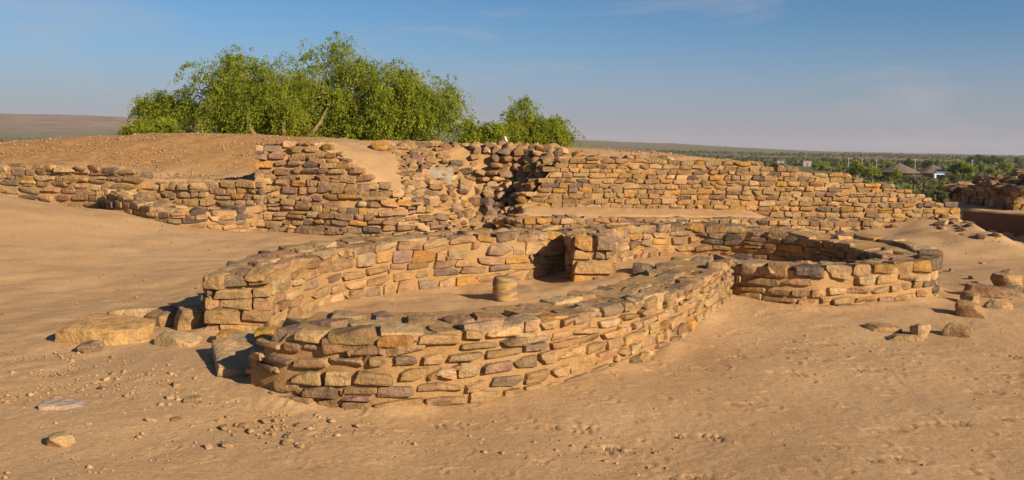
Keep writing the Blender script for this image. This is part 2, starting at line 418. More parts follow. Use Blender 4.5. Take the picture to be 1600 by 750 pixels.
def build_ground():
    xs = axis(-9000, -3.4, 4.7, 9000, 0.0145, 1.05, 0.14, (-14, 14), 1.12)
    ys = axis(-2500, 3.9, 7.6, 9000, 0.0145, 1.016, 0.13, (3.2, 24), 1.10)
    X, Y = np.meshgrid(xs, ys)
    Z = terrain(X, Y)
    # trampled sand: soft dimples, little ridges and gravelly roughness
    near = sst(14, 8, Y) * sst(2.5, 3.5, Y) * sst(9, 5, np.abs(X - 0.6))
    tr = 0.006 * fbm(X * 2.2, Y * 2.2, 21, 3) + 0.0045 * np.abs(fbm(X * 6.0, Y * 6.0, 22, 3)) + 0.0022 * fbm(X * 24, Y * 24, 23, 2) * (0.4 + sst(-0.2, 0.5, fbm(X * 1.1, Y * 1.1, 29, 2)))
    Z += near * tr * 0.75
    mid = np.maximum(sst(7, 10, Y), sst(-2.4, -3.4, X)) * sst(30, 24, Y)
    Z += mid * (0.02 * fbm(X * 1.1, Y * 1.1, 31, 3) + 0.012 * fbm(X * 4, Y * 4, 32, 2)) * (~inside(RING_OUT, X, Y))
    for (fx, fy, a, dep) in FOOT:
        i0, i1 = np.searchsorted(xs, [fx - 0.24, fx + 0.24]); j0, j1 = np.searchsorted(ys, [fy - 0.24, fy + 0.24])
        if i1 <= i0 or j1 <= j0: continue
        x = X[j0:j1, i0:i1] - fx; y = Y[j0:j1, i0:i1] - fy
        u = x * math.cos(a) + y * math.sin(a); v = -x * math.sin(a) + y * math.cos(a)
        w = 0.046 + 0.012 * np.sin((u + 0.05) * 16)
        d = np.maximum(np.abs(u) / 0.14, np.abs(v) / w)
        m = sst(1.08, 0.86, d)
        lug = np.clip(1.6 * np.sin(u * 2 * math.pi / 0.045 + 1.2 * np.sin(v * 60)) , -1, 1)
        arch = 1 - 0.85 * np.exp(-((u + 0.03) / 0.028) ** 2)
        Z[j0:j1, i0:i1] += -dep * m * (0.55 + 0.6 * lug * sst(-0.6, 0.3, vnoise(u * 18 + fx * 9, v * 18 + fy * 7, 55))) * arch
    rs = random.Random(88)
    for q in range(560):      # scuffs: short curved heel cuts and toe kicks
        fx, fy = rs.uniform(-1.9, 4.6), rs.uniform(4.0, 7.5)
        a = rs.gauss(0.3, 1.0); rr_ = rs.uniform(0.03, 0.075); dep = rs.uniform(0.002, 0.007)
        i0, i1 = np.searchsorted(xs, [fx - 0.14, fx + 0.14]); j0, j1 = np.searchsorted(ys, [fy - 0.14, fy + 0.14])
        if i1 <= i0 or j1 <= j0: continue
        x = X[j0:j1, i0:i1] - fx; y = Y[j0:j1, i0:i1] - fy
        u = x * math.cos(a) + y * math.sin(a); v = -x * math.sin(a) + y * math.cos(a)
        d = np.hypot(u, v) - rr_
        Z[j0:j1, i0:i1] += dep * sst(-0.1, 0.6, u / rr_) * (0.8 * np.exp(-((d - 0.012) / 0.012) ** 2) - np.exp(-((d + 0.012) / 0.013) ** 2))
    # sand banked softly against the foot of the walls
    sel = np.where((Y > 4.6) & (Y < 13) & (X > -3.4) & (X < 5.9))
    px, py = X[sel], Y[sel]
    pts = np.vstack([Path(FRONT_OUT).p, Path(RING_OUT).p, Path(BACK_IN).p, Path(BACK_OUT).p])
    dmin = np.full(px.shape, 9.0)
    for q in pts[::2]:
        dmin = np.minimum(dmin, np.hypot(px - q[0], py - q[1]))
    Z[sel] += 0.032 * np.exp(-(dmin / 0.14) ** 2) * (1 + 0.8 * vnoise(px * 3, py * 3, 44))
    # low bank of sand where the two enclosures meet
    Z += 0.04 * np.exp(-((X - 2.4) / 0.35) ** 2 - ((Y - 9.0) / 0.5) ** 2)
    ny, nx = X.shape
    idx = np.arange(nx * ny).reshape(ny, nx)
    F = np.stack([idx[:-1, :-1], idx[:-1, 1:], idx[1:, 1:], idx[1:, :-1]], -1).reshape(-1, 4)
    V = np.stack([X, Y, Z], -1).reshape(-1, 3)
    return V, F

def ground_material():
    m, N, L = new_mat('desert_sand')
    out = N('ShaderNodeOutputMaterial'); b = N('ShaderNodeBsdfPrincipled')
    b.inputs['Roughness'].default_value = 0.95; b.inputs['Specular IOR Level'].default_value = 0.08
    geo = N('ShaderNodeNewGeometry'); sp = N('ShaderNodeSeparateXYZ'); L(geo.outputs['Position'], sp.inputs[0])
    def noise(scale, detail=6, rough=0.6, vec=None):
        n = N('ShaderNodeTexNoise'); n.inputs['Scale'].default_value = scale; n.inputs['Detail'].default_value = detail; n.inputs['Roughness'].default_value = rough
        L(vec or geo.outputs['Position'], n.inputs['Vector']); return n
    def rng(src, a, b_, c=0.0, d=1.0):
        r = N('ShaderNodeMapRange'); r.interpolation_type = 'SMOOTHSTEP'
        for k, v in zip(('From Min', 'From Max', 'To Min', 'To Max'), (a, b_, c, d)): r.inputs[k].default_value = v
        L(src, r.inputs['Value']); return r.outputs[0]
    def mix(f, a, b_, mode='MIX'):
        x = N('ShaderNodeMix'); x.data_type = 'RGBA'; x.blend_type = mode
        if isinstance(f, float): x.inputs['Factor'].default_value = f
        else: L(f, x.inputs['Factor'])
        for k, v in (('A', a), ('B', b_)):
            if isinstance(v, tuple): x.inputs[k].default_value = (*v, 1)
            else: L(v, x.inputs[k])
        return x.outputs['Result']
    def math_(op, a, b_):
        x = N('ShaderNodeMath'); x.operation = op
        for i, v in enumerate((a, b_)):
            if isinstance(v, (int, float)): x.inputs[i].default_value = v
            else: L(v, x.inputs[i])
        return x.outputs[0]
    big = noise(0.55, 7, 0.62); fine = noise(34, 6, 0.78); medn = noise(5.5, 6, 0.7)
    r = N('ShaderNodeValToRGB'); ramp(r, [(0.3, (0.435, 0.258, 0.122)), (0.5, (0.50, 0.306, 0.149)), (0.72, (0.54, 0.344, 0.176))])
    L(big.outputs['Fac'], r.inputs[0])
    c = r.outputs[0]
    # gravelly orange earth of the mound (higher than the court)
    md = rng(sp.outputs['Z'], 0.75, 1.15)
    md = math_('MULTIPLY', md, rng(sp.outputs['X'], -4.1, -4.6, 0.12, 1.0))
    gr = N('ShaderNodeValToRGB'); ramp(gr, [(0.3, (0.28, 0.145, 0.055)), (0.52, (0.39, 0.212, 0.082)), (0.75, (0.47, 0.28, 0.125))])
    L(medn.outputs['Fac'], gr.inputs[0])
    c = mix(md, c, gr.outputs[0])
    # scrubby plain far below
    pl = rng(sp.outputs['Z'], -0.5, -4.0)
    pn = noise(0.022, 9, 0.65)
    pr = N('ShaderNodeValToRGB'); ramp(pr, [(0.36, (0.085, 0.105, 0.035)), (0.48, (0.17, 0.14, 0.065)), (0.60, (0.27, 0.19, 0.10)), (0.72, (0.36, 0.25, 0.14))])
    L(pn.outputs['Fac'], pr.inputs[0])
    c = mix(pl, c, pr.outputs[0])
    rf_ = N('ShaderNodeValToRGB'); ramp(rf_, [(0.26, (0.62, 0.6, 0.58)), (0.5, (1, 1, 1)), (0.74, (1.22, 1.22, 1.22))])
    L(fine.outputs['Fac'], rf_.inputs[0])
    c = mix(0.85, c, rf_.outputs[0], 'MULTIPLY')
    L(c, b.inputs['Base Color'])
    grain = noise(120, 3, 0.7)
    h = math_('ADD', math_('ADD', math_('MULTIPLY', fine.outputs['Fac'], 0.6), math_('MULTIPLY', grain.outputs['Fac'], 0.22)), math_('MULTIPLY', medn.outputs['Fac'], 0.45))
    # scuffed streaks
    mp = N('ShaderNodeMapping'); mp.inputs['Scale'].default_value = (5, 13, 5); mp.inputs['Rotation'].default_value = (0, 0, 0.5)
    L(geo.outputs['Position'], mp.inputs[0])
    st = noise(2.2, 5, 0.6, mp.outputs[0])
    h = math_('ADD', h, math_('MULTIPLY', st.outputs['Fac'], 0.15))
    bp = N('ShaderNodeBump'); bp.inputs['Strength'].default_value = 0.75; bp.inputs['Distance'].default_value = 0.022
    L(h, bp.inputs['Height']); L(bp.outputs[0], b.inputs['Normal'])
    L(b.outputs[0], out.inputs[0])
    return m

M_GROUND = ground_material()
gv, gf = build_ground()
ground = mesh_obj('ground', gv, gf, M_GROUND)
tag(ground, 'trampled tan desert sand rising to a gravelly mound', kind='structure')

# ------------------------------------------------------------------ stones
def make_stone(seed, cuts, p, amp, chops):
    rnd = random.Random(seed)
    bm = bmesh.new()
    bmesh.ops.create_cube(bm, size=2)
    bmesh.ops.subdivide_edges(bm, edges=bm.edges[:], cuts=cuts, use_grid_fill=True)
    off = Vector((rnd.uniform(-50, 50), rnd.uniform(-50, 50), rnd.uniform(-50, 50)))
    planes = []
    for i in range(chops):
        n = Vector((rnd.gauss(0, 1), rnd.gauss(0, 0.6), rnd.gauss(0, 1))).normalized()
        planes.append((n, rnd.uniform(0.66, 1.0) if chops > 5 else rnd.uniform(0.84, 1.06)))
    tx, tzz = rnd.uniform(-0.14, 0.14), rnd.uniform(-0.14, 0.14)
    for v in bm.verts:
        c = v.co.copy()
        f = (abs(c.x) ** p + abs(c.y) ** p + abs(c.z) ** p) ** (-1.0 / p)
        c = c * f
        c.z *= 1 + tx * c.x; c.x *= 1 + tzz * c.z
        for n, d in planes:
            k = c.dot(n) - d
            if k > 0: c -= n * k
        nv = mnoise.noise_vector(c * 1.3 + off) * amp + mnoise.noise_vector(c * 3.1 + off) * amp * 0.6 + mnoise.noise_vector(c * 6.5 + off) * amp * 0.3
        v.co = c + nv
    xs = [v.co.x for v in bm.verts]; ys = [v.co.y for v in bm.verts]; zs = [v.co.z for v in bm.verts]
    for v in bm.verts:
        v.co = Vector(((v.co.x - min(xs)) / (max(xs) - min(xs)) - 0.5, (v.co.y - min(ys)) / (max(ys) - min(ys)) - 0.5, (v.co.z - min(zs)) / (max(zs) - min(zs)) - 0.5))
    me = bpy.data.meshes.new('stone')
    bm.to_mesh(me); bm.free()
    me.polygons.foreach_set('use_smooth', np.ones(len(me.polygons), dtype=bool))
    me.set_sharp_from_angle(angle=R(27))
    me.materials.append(M_STONE)
    return me

LIB_NEAR = [make_stone(100 + i, 5, [9, 16, 12, 20][i % 4], [0.055, 0.035, 0.045, 0.03][i % 4], [3, 2, 4, 3][i % 4]) for i in range(26)]
LIB_MID = [make_stone(200 + i, 2, [8, 14, 10, 18][i % 4], [0.06, 0.04, 0.05, 0.035][i % 4], [3, 2, 4, 2][i % 4]) for i in range(18)]
LIB_RUB = [make_stone(300 + i, 3, [6, 9, 7][i % 3], [0.10, 0.08, 0.09][i % 3], 6) for i in range(14)]

C_TAN = (0.42, 0.262, 0.122); C_BROWN = (0.335, 0.205, 0.10); C_PALE = (0.47, 0.318, 0.16); C_OCHRE = (0.46, 0.252, 0.075)
C_PURPLE = (0.265, 0.176, 0.11); C_DARK = (0.155, 0.115, 0.088); C_ORANGE = (0.39, 0.225, 0.08); C_GREY = (0.33, 0.215, 0.14)
PAL_NEAR = [(C_TAN, 40), (C_BROWN, 24), (C_PALE, 20), (C_OCHRE, 5), (C_PURPLE, 8), (C_DARK, 3), (C_ORANGE, 1), (C_GREY, 5)]
PAL_BIG = [(C_TAN, 40), (C_BROWN, 20), (C_PALE, 14), (C_OCHRE, 14), (C_PURPLE, 9), (C_DARK, 4), (C_ORANGE, 1)]
PAL_MID = [(C_TAN, 30), (C_BROWN, 28), (C_PALE, 14), (C_OCHRE, 5), (C_PURPLE, 14), (C_DARK, 6), (C_GREY, 6)]
PAL_LEFT = [(C_TAN, 30), (C_BROWN, 22), (C_PALE, 18), (C_OCHRE, 8), (C_PURPLE, 12), (C_DARK, 9)]
PAL_DARK = [(C_BROWN, 40), (C_PURPLE, 30), (C_TAN, 20), (C_DARK, 8)]

def pick(rnd, pal):
    t = rnd.uniform(0, sum(w for _, w in pal))
    for c, w in pal:
        t -= w
        if t <= 0: break
    k = rnd.uniform(0.70, 1.08)
    return (c[0] * k * rnd.uniform(0.95, 1.05), c[1] * k * rnd.uniform(0.95, 1.05), c[2] * k * rnd.uniform(0.9, 1.1), 1)

COUNT = {}
def put_stone(parent, me, loc, rot, scl, col):
    o = bpy.data.objects.new('stone', me)
    COL.objects.link(o)
    o.parent = parent
    p = parent.location
    o.location = (loc[0] - p.x, loc[1] - p.y, loc[2] - p.z)
    o.rotation_euler = rot
    o.scale = scl
    o.color = col
    COUNT.setdefault(parent.name, []).append(o)
    return o

def finish(parent, keep=300):
    """the 300 stones that show largest stay parts; the rest become one part"""
    lst = COUNT.get(parent.name, [])
    if len(lst) <= keep: return
    def size(o):
        d = (o.location + parent.location - cam.location).length
        return o.scale.x * o.scale.z / (d * d) * (0.3 if o.get('hid') else 1)
    lst.sort(key=size, reverse=True)
    V, F, C = [], [], []
    for o in lst[keep:]:
        m = Matrix.LocRotScale(o.location, o.rotation_euler, o.scale)
        n = sum(len(v) for v in V)
        co = np.empty(len(o.data.vertices) * 3, dtype=np.float32); o.data.vertices.foreach_get('co', co)
        M4 = np.array(m)
        V.append(co.reshape(-1, 3) @ M4[:3, :3].T + M4[:3, 3])
        F += [tuple(i + n for i in p.vertices) for p in o.data.polygons]
        C += [tuple(o.color)] * len(o.data.vertices)
        bpy.data.objects.remove(o)
    ob = mesh_obj('small_stones', np.vstack(V), F, M_STONE_MANY, parent, rel=False)
    ob.data.set_sharp_from_angle(angle=R(30))
    ca = ob.data.color_attributes.new('stone_color', 'FLOAT_COLOR', 'POINT')
    ca.data.foreach_set('color', np.array(C, dtype=np.float32).ravel())
    ob['kind'] = 'stuff'
    COUNT[parent.name] = lst[:keep]


def facing(parent, path, z0, ztop, seed, lib, pal, ch=(0.085, 0.125), ln=(0.16, 0.34), depth=0.16, prot=(0.012, 0.04),
           joint=0.014, batter=0.0, zb=None, follow=False, jit=3.0, split=0.1, miss=0.03, s0=0.0, s1=None, wav=0.012, fit=0, chink=0.0):
    """courses of stones on the outer (right-hand) face of a path"""
    rnd = random.Random(seed)
    s1 = path.L if s1 is None else s1
    zmax = max(ztop(s) for s in np.linspace(s0, s1, 60))
    zmin = min(z0(s) for s in np.linspace(s0, s1, 60))
    if follow: zmax = max(ztop(s) - z0(s) for s in np.linspace(s0, s1, 60)); zmin = 0.0
    z = zmin - 0.03
    row = 0
    hs_ = []
    if fit:
        hs_ = [rnd.uniform(0.75, 1.25) for _ in range(fit)]
        k = (zmax - z) / sum(hs_); hs_ = [h * k for h in hs_]
    while z < zmax - 0.012:
        h = hs_[min(row, fit - 1)] if fit else rnd.uniform(*ch)
        s = s0 - rnd.uniform(0, ln[0])
        while s < s1:
            l = rnd.uniform(*ln) * (0.75 if rnd.random() < 0.22 else 1.0)
            a, bq = max(s, s0), min(s + l, s1)
            s += l
            if bq - a < 0.07: continue
            sc = (a + bq) / 2; l2 = bq - a - joint * rnd.uniform(0.6, 1.5)
            zz = z + (z0(sc) if follow else 0) + wav * math.sin(sc * 2.1 + row * 1.7) + wav * 0.6 * math.sin(sc * 5.3 + row)
            if zz + h * 0.75 < z0(sc) - 0.02: continue
            if zz + h * (0.72 if not fit else 0.6) > ztop(sc): continue
            if rnd.random() < miss: continue
            P = path.at(sc); t = path.tan(sc); n = np.array([t[1], -t[0]])
            ang = math.atan2(t[1], t[0])
            pieces = [(zz + h / 2, h - joint * rnd.uniform(0.6, 1.6))]
            if rnd.random() < split and h > 0.09:
                k = rnd.uniform(0.4, 0.6)
                pieces = [(zz + h * k / 2, h * k - joint * 0.7), (zz + h * (k + 1) / 2, h * (1 - k) - joint * 0.7)]
            for zc, hh in pieces:
                hh *= rnd.uniform(0.9, 1.06)
                d = depth * rnd.uniform(0.8, 1.2)
                off = rnd.uniform(*prot) + 0.016 - d / 2 - batter * (zc - z0(sc))
                c = P + n * off
                put_stone(parent, rnd.choice(lib), (c[0], c[1], zc), (R(rnd.gauss(0, jit)), R(rnd.gauss(0, jit)), ang + R(rnd.gauss(0, jit)) + (math.pi if rnd.random() < 0.5 else 0)),
                          (max(l2 * 1.05, 0.05), d, max(hh * 1.12, 0.03)), pick(rnd, pal))
            if rnd.random() < chink:      # little wedge stones tamped into the joints
                e = path.at(bq); c = e + n * (rnd.uniform(*prot) - 0.035)
                put_stone(parent, rnd.choice(lib), (c[0], c[1], zz + h * rnd.uniform(0.1, 0.95)), (R(rnd.gauss(0, 14)), R(rnd.gauss(0, 20)), ang + R(rnd.gauss(0, 14))), (rnd.uniform(0.035, 0.09), 0.09, rnd.uniform(0.022, 0.045)), pick(rnd, pal))
        z += h
        row += 1

def core(parent, A, B, z0, zt, seed, du=0.05, dz=0.05, batter=0.0, amp=0.012, mat=None, name='mortar', toprough=0.015):
    """mud-mortar body between the outer path A and inner path B (both walked the same way)"""
    n = max(6, int(max(A.L, B.L) / du))
    us = np.linspace(0, 1, n + 1)
    zmax = max(zt(u) for u in us); zmin = min(z0(u) for u in us) - 0.15
    nz = max(2, int((zmax - zmin) / dz)); nw = 6
    rows = []
    for u in us:
        a = A.at(u * A.L); b = B.at(u * B.L)
        d = b - a; w = np.linalg.norm(d) + 1e-9; d = d / w
        lo, hi = z0(u) - 0.15, zt(u)
        col = []
        for k in range(nz + 1):
            z = lo + (hi - lo) * k / nz
            q = a + d * batter * (z - lo)
            col.append((q[0], q[1], z, -d[0], -d[1], 1))
        for k in range(1, nw):
            q = a + d * (batter * (hi - lo) + (w - batter * (hi - lo)) * k / nw)
            col.append((q[0], q[1], hi, 0, 0, 2))
        for k in range(nz, -1, -1):
            z = lo + (hi - lo) * k / nz
            col.append((b[0], b[1], z, d[0], d[1], 1))
        rows.append(col)
    arr = np.array(rows)
    V = arr[..., :3].copy()
    s = us[:, None] * A.L + np.zeros(arr.shape[:2]); zc = arr[..., 2]
    nn = fbm(s * 7 + seed, zc * 9 + np.where(arr[..., 3] * 1.0 > 0, 40, 0), seed, 4, 0.65) * amp
    V[..., 0] += arr[..., 3] * nn; V[..., 1] += arr[..., 4] * nn
    top = arr[..., 5] == 2
    V[..., 2] += np.where(top, fbm(V[..., 0] * 6, V[..., 1] * 6, seed + 5, 3) * toprough, 0)
    m, k = V.shape[:2]
    idx = np.arange(m * k).reshape(m, k)
    F = np.stack([idx[:-1, :-1], idx[1:, :-1], idx[1:, 1:], idx[:-1, 1:]], -1).reshape(-1, 4)
    faces = [tuple(int(i) for i in f) for f in F]
    faces.append(tuple(int(i) for i in idx[0]))
    faces.append(tuple(int(i) for i in idx[-1][::-1]))
    o = mesh_obj(name, V.reshape(-1, 3), faces, mat or M_MORTAR, parent)
    o.data.set_sharp_from_angle(angle=R(50))
    return o

def tops(parent, A, B, zt, seed, lib, pal, size=(0.16, 0.34), rows=None, u0=0.0, u1=1.0, lift=(0.0, 0.035), hgt=(0.09, 0.14), rot=14, skip=0.06, inset=0.0):
    """slabs bedded in the wall top"""
    rnd = random.Random(seed)
    w = np.mean([np.linalg.norm(A.at(u * A.L) - B.at(u * B.L)) for u in np.linspace(u0, u1, 12)])
    nr = rows or max(1, int(round(w / 0.23)))
    for r in range(nr):
        Lr = (A.L * (1 - (r + 0.5) / nr) + B.L * (r + 0.5) / nr)
        s = u0 * Lr - rnd.uniform(0, 0.15)
        while s < u1 * Lr:
            l = rnd.uniform(*size)
            u = (s + l / 2) / Lr
            s += l
            if u < u0 or u > u1 or rnd.random() < skip: continue
            a = A.at(u * A.L); b = B.at(u * B.L); ww = np.linalg.norm(b - a)
            f = (r + 0.5 + rnd.uniform(-0.12, 0.12)) / nr
            f = inset + f * (1 - 2 * inset)
            q = a + (b - a) * f
            t = A.tan(u * A.L); ang = math.atan2(t[1], t[0]) + R(rnd.gauss(0, rot))
            h = rnd.uniform(*hgt)
            wd = ww / nr * rnd.uniform(0.82, 1.08)
            put_stone(parent, rnd.choice(lib), (q[0], q[1], zt(u) - h / 2 + rnd.uniform(*lift)), (R(rnd.gauss(0, 5)), R(rnd.gauss(0, 5)), ang),
                      (l - 0.015, wd, h), pick(rnd, pal))

def at_u(path, u): return path.at(u * path.L)

PN, PI2 = LIB_NEAR, LIB_MID

# --- front wall of the boat-shaped enclosure
A = Path(FRONT_OUT); B = Path(FRONT_IN)
wall = empty('stone_wall', (0.3, 6.4, 0.0))
tag(wall, 'low curved foreground wall of tan stones set in mud mortar, nearest the viewer', 'wall')
fz = lambda u: float(np.interp(u, [0, 0.018, 0.028, 0.045, 0.05, 0.35, 0.6, 1.0], [0.30, 0.30, 0.38, 0.39, 0.45, 0.455, 0.44, 0.42]))
core(wall, A, B, lambda u: 0.0, lambda u: fz(u) - 0.016, 11, amp=0.010, du=0.03, dz=0.03)
facing(wall, A, lambda s: 0.0, lambda s: fz(s / A.L) + 0.01, 12, PN, PAL_NEAR, fit=6, ln=(0.14, 0.31), prot=(0.008, 0.036), joint=0.022, split=0.06, miss=0.03, wav=0.010, chink=0.3)
tops(wall, A, B, fz, 13, PN, [(C_TAN, 36), (C_PALE, 28), (C_GREY, 14), (C_BROWN, 16), (C_PURPLE, 4), (C_DARK, 2), (C_OCHRE, 3)], size=(0.17, 0.36), lift=(-0.012, 0.03), u0=0.04, skip=0.1, rot=14)
Le = Path([(-1.61, 6.08), (-1.63, 5.46)], smooth=False)
facing(wall, Le, lambda s: 0.0, lambda s: 0.30, 15, PN, PAL_NEAR, ch=(0.08, 0.1), ln=(0.18, 0.3))
Brev = Path(FRONT_IN[::-1])
facing(wall, Brev, lambda s: 0.04, lambda s: 0.42, 14, PI2, PAL_NEAR, ln=(0.2, 0.36), s0=0.2)

# --- back wall of the same enclosure
A = Path(BACK_IN); B = Path(BACK_OUT)
wall = empty('stone_wall', (-0.9, 9.2, 0.0))
tag(wall, 'curved low back wall of large blocks behind the short stone drum', 'wall')
bz = lambda u: float(np.interp(u, [0, 0.15, 0.4, 1.0], [0.53, 0.55, 0.57, 0.58]))
core(wall, A, B, lambda u: 0.03, lambda u: bz(u) - 0.016, 21)
facing(wall, A, lambda s: 0.04, lambda s: bz(s / A.L) + 0.01, 22, PN, PAL_NEAR, fit=5, ln=(0.2, 0.38), prot=(0.004, 0.028), joint=0.020, split=0.05, chink=0.15)
E_ = Path([(-2.45, 6.98), (-1.93, 7.10)], smooth=False)
facing(wall, E_, lambda s: 0.02, lambda s: 0.52, 23, PN, [(C_TAN, 60), (C_BROWN, 25), (C_PURPLE, 15)], fit=5, ln=(0.2, 0.34), prot=(0.02, 0.05), split=0, miss=0)
tops(wall, A, B, bz, 24, PN, [(C_TAN, 34), (C_PALE, 24), (C_GREY, 16), (C_BROWN, 18), (C_PURPLE, 5), (C_DARK, 3)], size=(0.18, 0.38), lift=(-0.01, 0.03))
Ob = Path(BACK_OUT[::-1])
facing(wall, Ob, lambda s: tz(*Ob.at(s)), lambda s: 0.5, 25, PI2, PAL_NEAR, ch=(0.11, 0.15), ln=(0.22, 0.4))

# --- pier at the doorway between the chambers
pier = empty('doorway_pier', (0.9, 10.1, 0.05))
tag(pier, 'short upright stone pier jutting out beside the doorway between the two enclosures', 'pier')
A = Path([(0.68, 9.76), (1.13, 9.84)], smooth=False); B = Path([(0.66, 10.42), (1.16, 10.46)], smooth=False)
core(pier, A, B, lambda u: 0.05, lambda u: 0.57, 31)
C1 = (0.50, 0.27, 0.07)
for (x, z, l, h, c, pr) in [(0.775, 0.085, 0.21, 0.13, C_OCHRE, 0.02), (1.01, 0.085, 0.22, 0.12, C_BROWN, 0.015), (0.90, 0.245, 0.46, 0.165, C_TAN, 0.03), (0.775, 0.375, 0.22, 0.10, C_TAN, 0.02), (0.97, 0.37, 0.11, 0.08, C_PURPLE, 0.01),
                            (1.08, 0.37, 0.10, 0.09, C_TAN, 0.01), (0.785, 0.50, 0.23, 0.16, C_OCHRE, 0.03), (1.02, 0.51, 0.24, 0.17, C_PURPLE, 0.045)]:
    put_stone(pier, PN[int(x * 37 + z * 91) % len(PN)], (x, 9.84 - pr + (x - 0.68) * 0.17, z + 0.02), (0, R(2), R(9)), (l, 0.22, h), (*c, 1))
Ls = Path([(0.655, 10.34), (0.665, 9.80)], smooth=False)
facing(pier, Ls, lambda s: 0.06, lambda s: 0.58, 32, PN, PAL_NEAR, ch=(0.11, 0.14), ln=(0.2, 0.3), prot=(0.01, 0.03))
Rs = Path([(1.14, 9.86), (1.165, 10.44)], smooth=False)
facing(pier, Rs, lambda s: 0.06, lambda s: 0.58, 33, PN, PAL_NEAR, ch=(0.11, 0.14), ln=(0.2, 0.3), prot=(0.01, 0.03))
tops(pier, A, B, lambda u: 0.60, 34, PN, [(C_TAN, 40), (C_GREY, 30), (C_PURPLE, 15)], size=(0.18, 0.3), rows=3)

# --- round enclosure
A = Path(RING_IN); B = Path(RING_OUT)
wall = empty('round_enclosure', (2.9, 10.6, 0.0))
tag(wall, 'ring-shaped low stone enclosure wall right of the foreground wall', 'wall')
rz_ = lambda u: float(np.interp(u, [0, 0.1, 0.3, 0.5, 0.62, 0.75, 1.0], [0.60, 0.58, 0.56, 0.52, 0.47, 0.42, 0.41]))
core(wall, A, B, lambda u: 0.0, lambda u: rz_(u) - 0.016, 41)
facing(wall, A, lambda s: 0.16, lambda s: rz_(s / A.L) + 0.01, 42, PN, [(C_TAN, 34), (C_BROWN, 20), (C_PALE, 10), (C_OCHRE, 12), (C_PURPLE, 14), (C_DARK, 4)], fit=5, ln=(0.18, 0.36), joint=0.014, chink=0.1)
Ob = Path(RING_OUT[::-1])
facing(wall, Ob, lambda s: 0.0, lambda s: rz_(1 - s / Ob.L) - 0.10, 43, PN, PAL_NEAR, chink=0.15, ch=(0.085, 0.11), ln=(0.16, 0.36), prot=(0.008, 0.03), joint=0.024, s0=0.05, s1=Ob.L * 0.52, miss=0.06)
facing(wall, Ob, lambda s: 0.0, lambda s: rz_(1 - s / Ob.L) - 0.02, 44, PI2, PAL_NEAR, ch=(0.12, 0.15), ln=(0.32, 0.5), s0=Ob.L * 0.52)
# bold coping blocks along the front
cap = random.Random(45); s = 0.08
while s < Ob.L * 0.47:
    l = cap.uniform(0.22, 0.36)
    P = Ob.at(s + l / 2); t = Ob.tan(s + l / 2); n = np.array([t[1], -t[0]])
    c = P + n * (-0.10 + cap.uniform(0.0, 0.03)); h = cap.uniform(0.12, 0.16)
    put_stone(wall, cap.choice(PN), (c[0], c[1], rz_(1 - (s + l / 2) / Ob.L) - h / 2 + 0.035), (R(cap.gauss(0, 4)), R(cap.gauss(0, 3)), math.atan2(t[1], t[0]) + R(cap.gauss(0, 4))), (l - 0.02, 0.26, h), pick(cap, PAL_NEAR))
    s += l
tops(wall, A, B, rz_, 46, PN, [(C_TAN, 34), (C_PALE, 22), (C_GREY, 18), (C_BROWN, 16), (C_PURPLE, 6), (C_DARK, 5)], size=(0.25, 0.42), lift=(-0.012, 0.025))

# --- plinth course in front of the big wall
A = Path(PLINTH); Bp = [(p[0], p[1] + 0.30) for p in PLINTH]; B = Path(Bp)
wall = empty('stone_plinth', (3.0, 16.5, 0.0))
tag(wall, 'low stepped stone plinth running along the foot of the tall coursed wall', 'wall')
pz_ = lambda u: float(np.interp(u, [0, 0.06, 0.7, 0.9, 1], [0.20, 0.31, 0.31, 0.27, 0.2]))
core(wall, A, B, lambda u: 0.0, lambda u: pz_(u) - 0.02, 51, du=0.1)
facing(wall, A, lambda s: 0.0, lambda s: pz_(s / A.L), 52, PI2, PAL_MID, ch=(0.085, 0.12), ln=(0.16, 0.3))
tops(wall, A, B, pz_, 53, PI2, PAL_MID, size=(0.18, 0.34), rows=1, lift=(-0.02, 0.01))

# --- the tall coursed wall
A = Path(BIG); B = Path([(p[0] + 0.05, p[1] + 0.55) for p in BIG])
wall = empty('coursed_stone_wall', (4.6, 17.6, 0.0))
tag(wall, 'tall straight coursed stone wall stepping down to the right, behind the enclosures', 'wall')
BX = [0.15, 0.86, 1.24, 2.5, 3.8, 4.83, 5.73, 6.37, 6.89, 7.6, 8.06, 8.59, 9.1]
BZ = [0.38, 1.38, 1.45, 1.40, 1.34, 1.33, 1.23, 1.15, 1.05, 0.92, 0.80, 0.66, 0.55]
b0 = lambda s: float(np.interp(A.at(s)[0], [0, 4.4, 5.6, 9.1], [0.38, 0.38, 0.05, 0.0]))
b1 = lambda s: float(np.interp(A.at(s)[0], BX, BZ))
core(wall, A, B, lambda u: b0(u * A.L), lambda u: max(b1(u * A.L) - 0.07, 0.15), 61, du=0.08, batter=0.06, amp=0.01)
facing(wall, A, b0, b1, 62, PI2, PAL_BIG, ch=(0.088, 0.108), ln=(0.16, 0.36), joint=0.010, batter=0.06, prot=(0.012, 0.03), split=0.03, miss=0.01, jit=2, wav=0.012)
Es = Path([(0.95, 17.75), (0.2, 17.0)], smooth=False)
# loose coping stones on the wall top
rr = random.Random(64)
for i in range(26):
    s = rr.uniform(0.8, A.L - 0.1); P = A.at(s)
    sz = rr.uniform(0.13, 0.28)
    put_stone(wall, rr.choice(LIB_RUB), (P[0], P[1] + rr.uniform(0.12, 0.45), b1(s) - 0.05 + rr.uniform(-0.02, 0.03)), (R(rr.gauss(0, 8)), R(rr.gauss(0, 8)), rr.uniform(0, 6.3)), (sz * 1.2, sz, sz * 0.55), pick(rr, PAL_BIG))

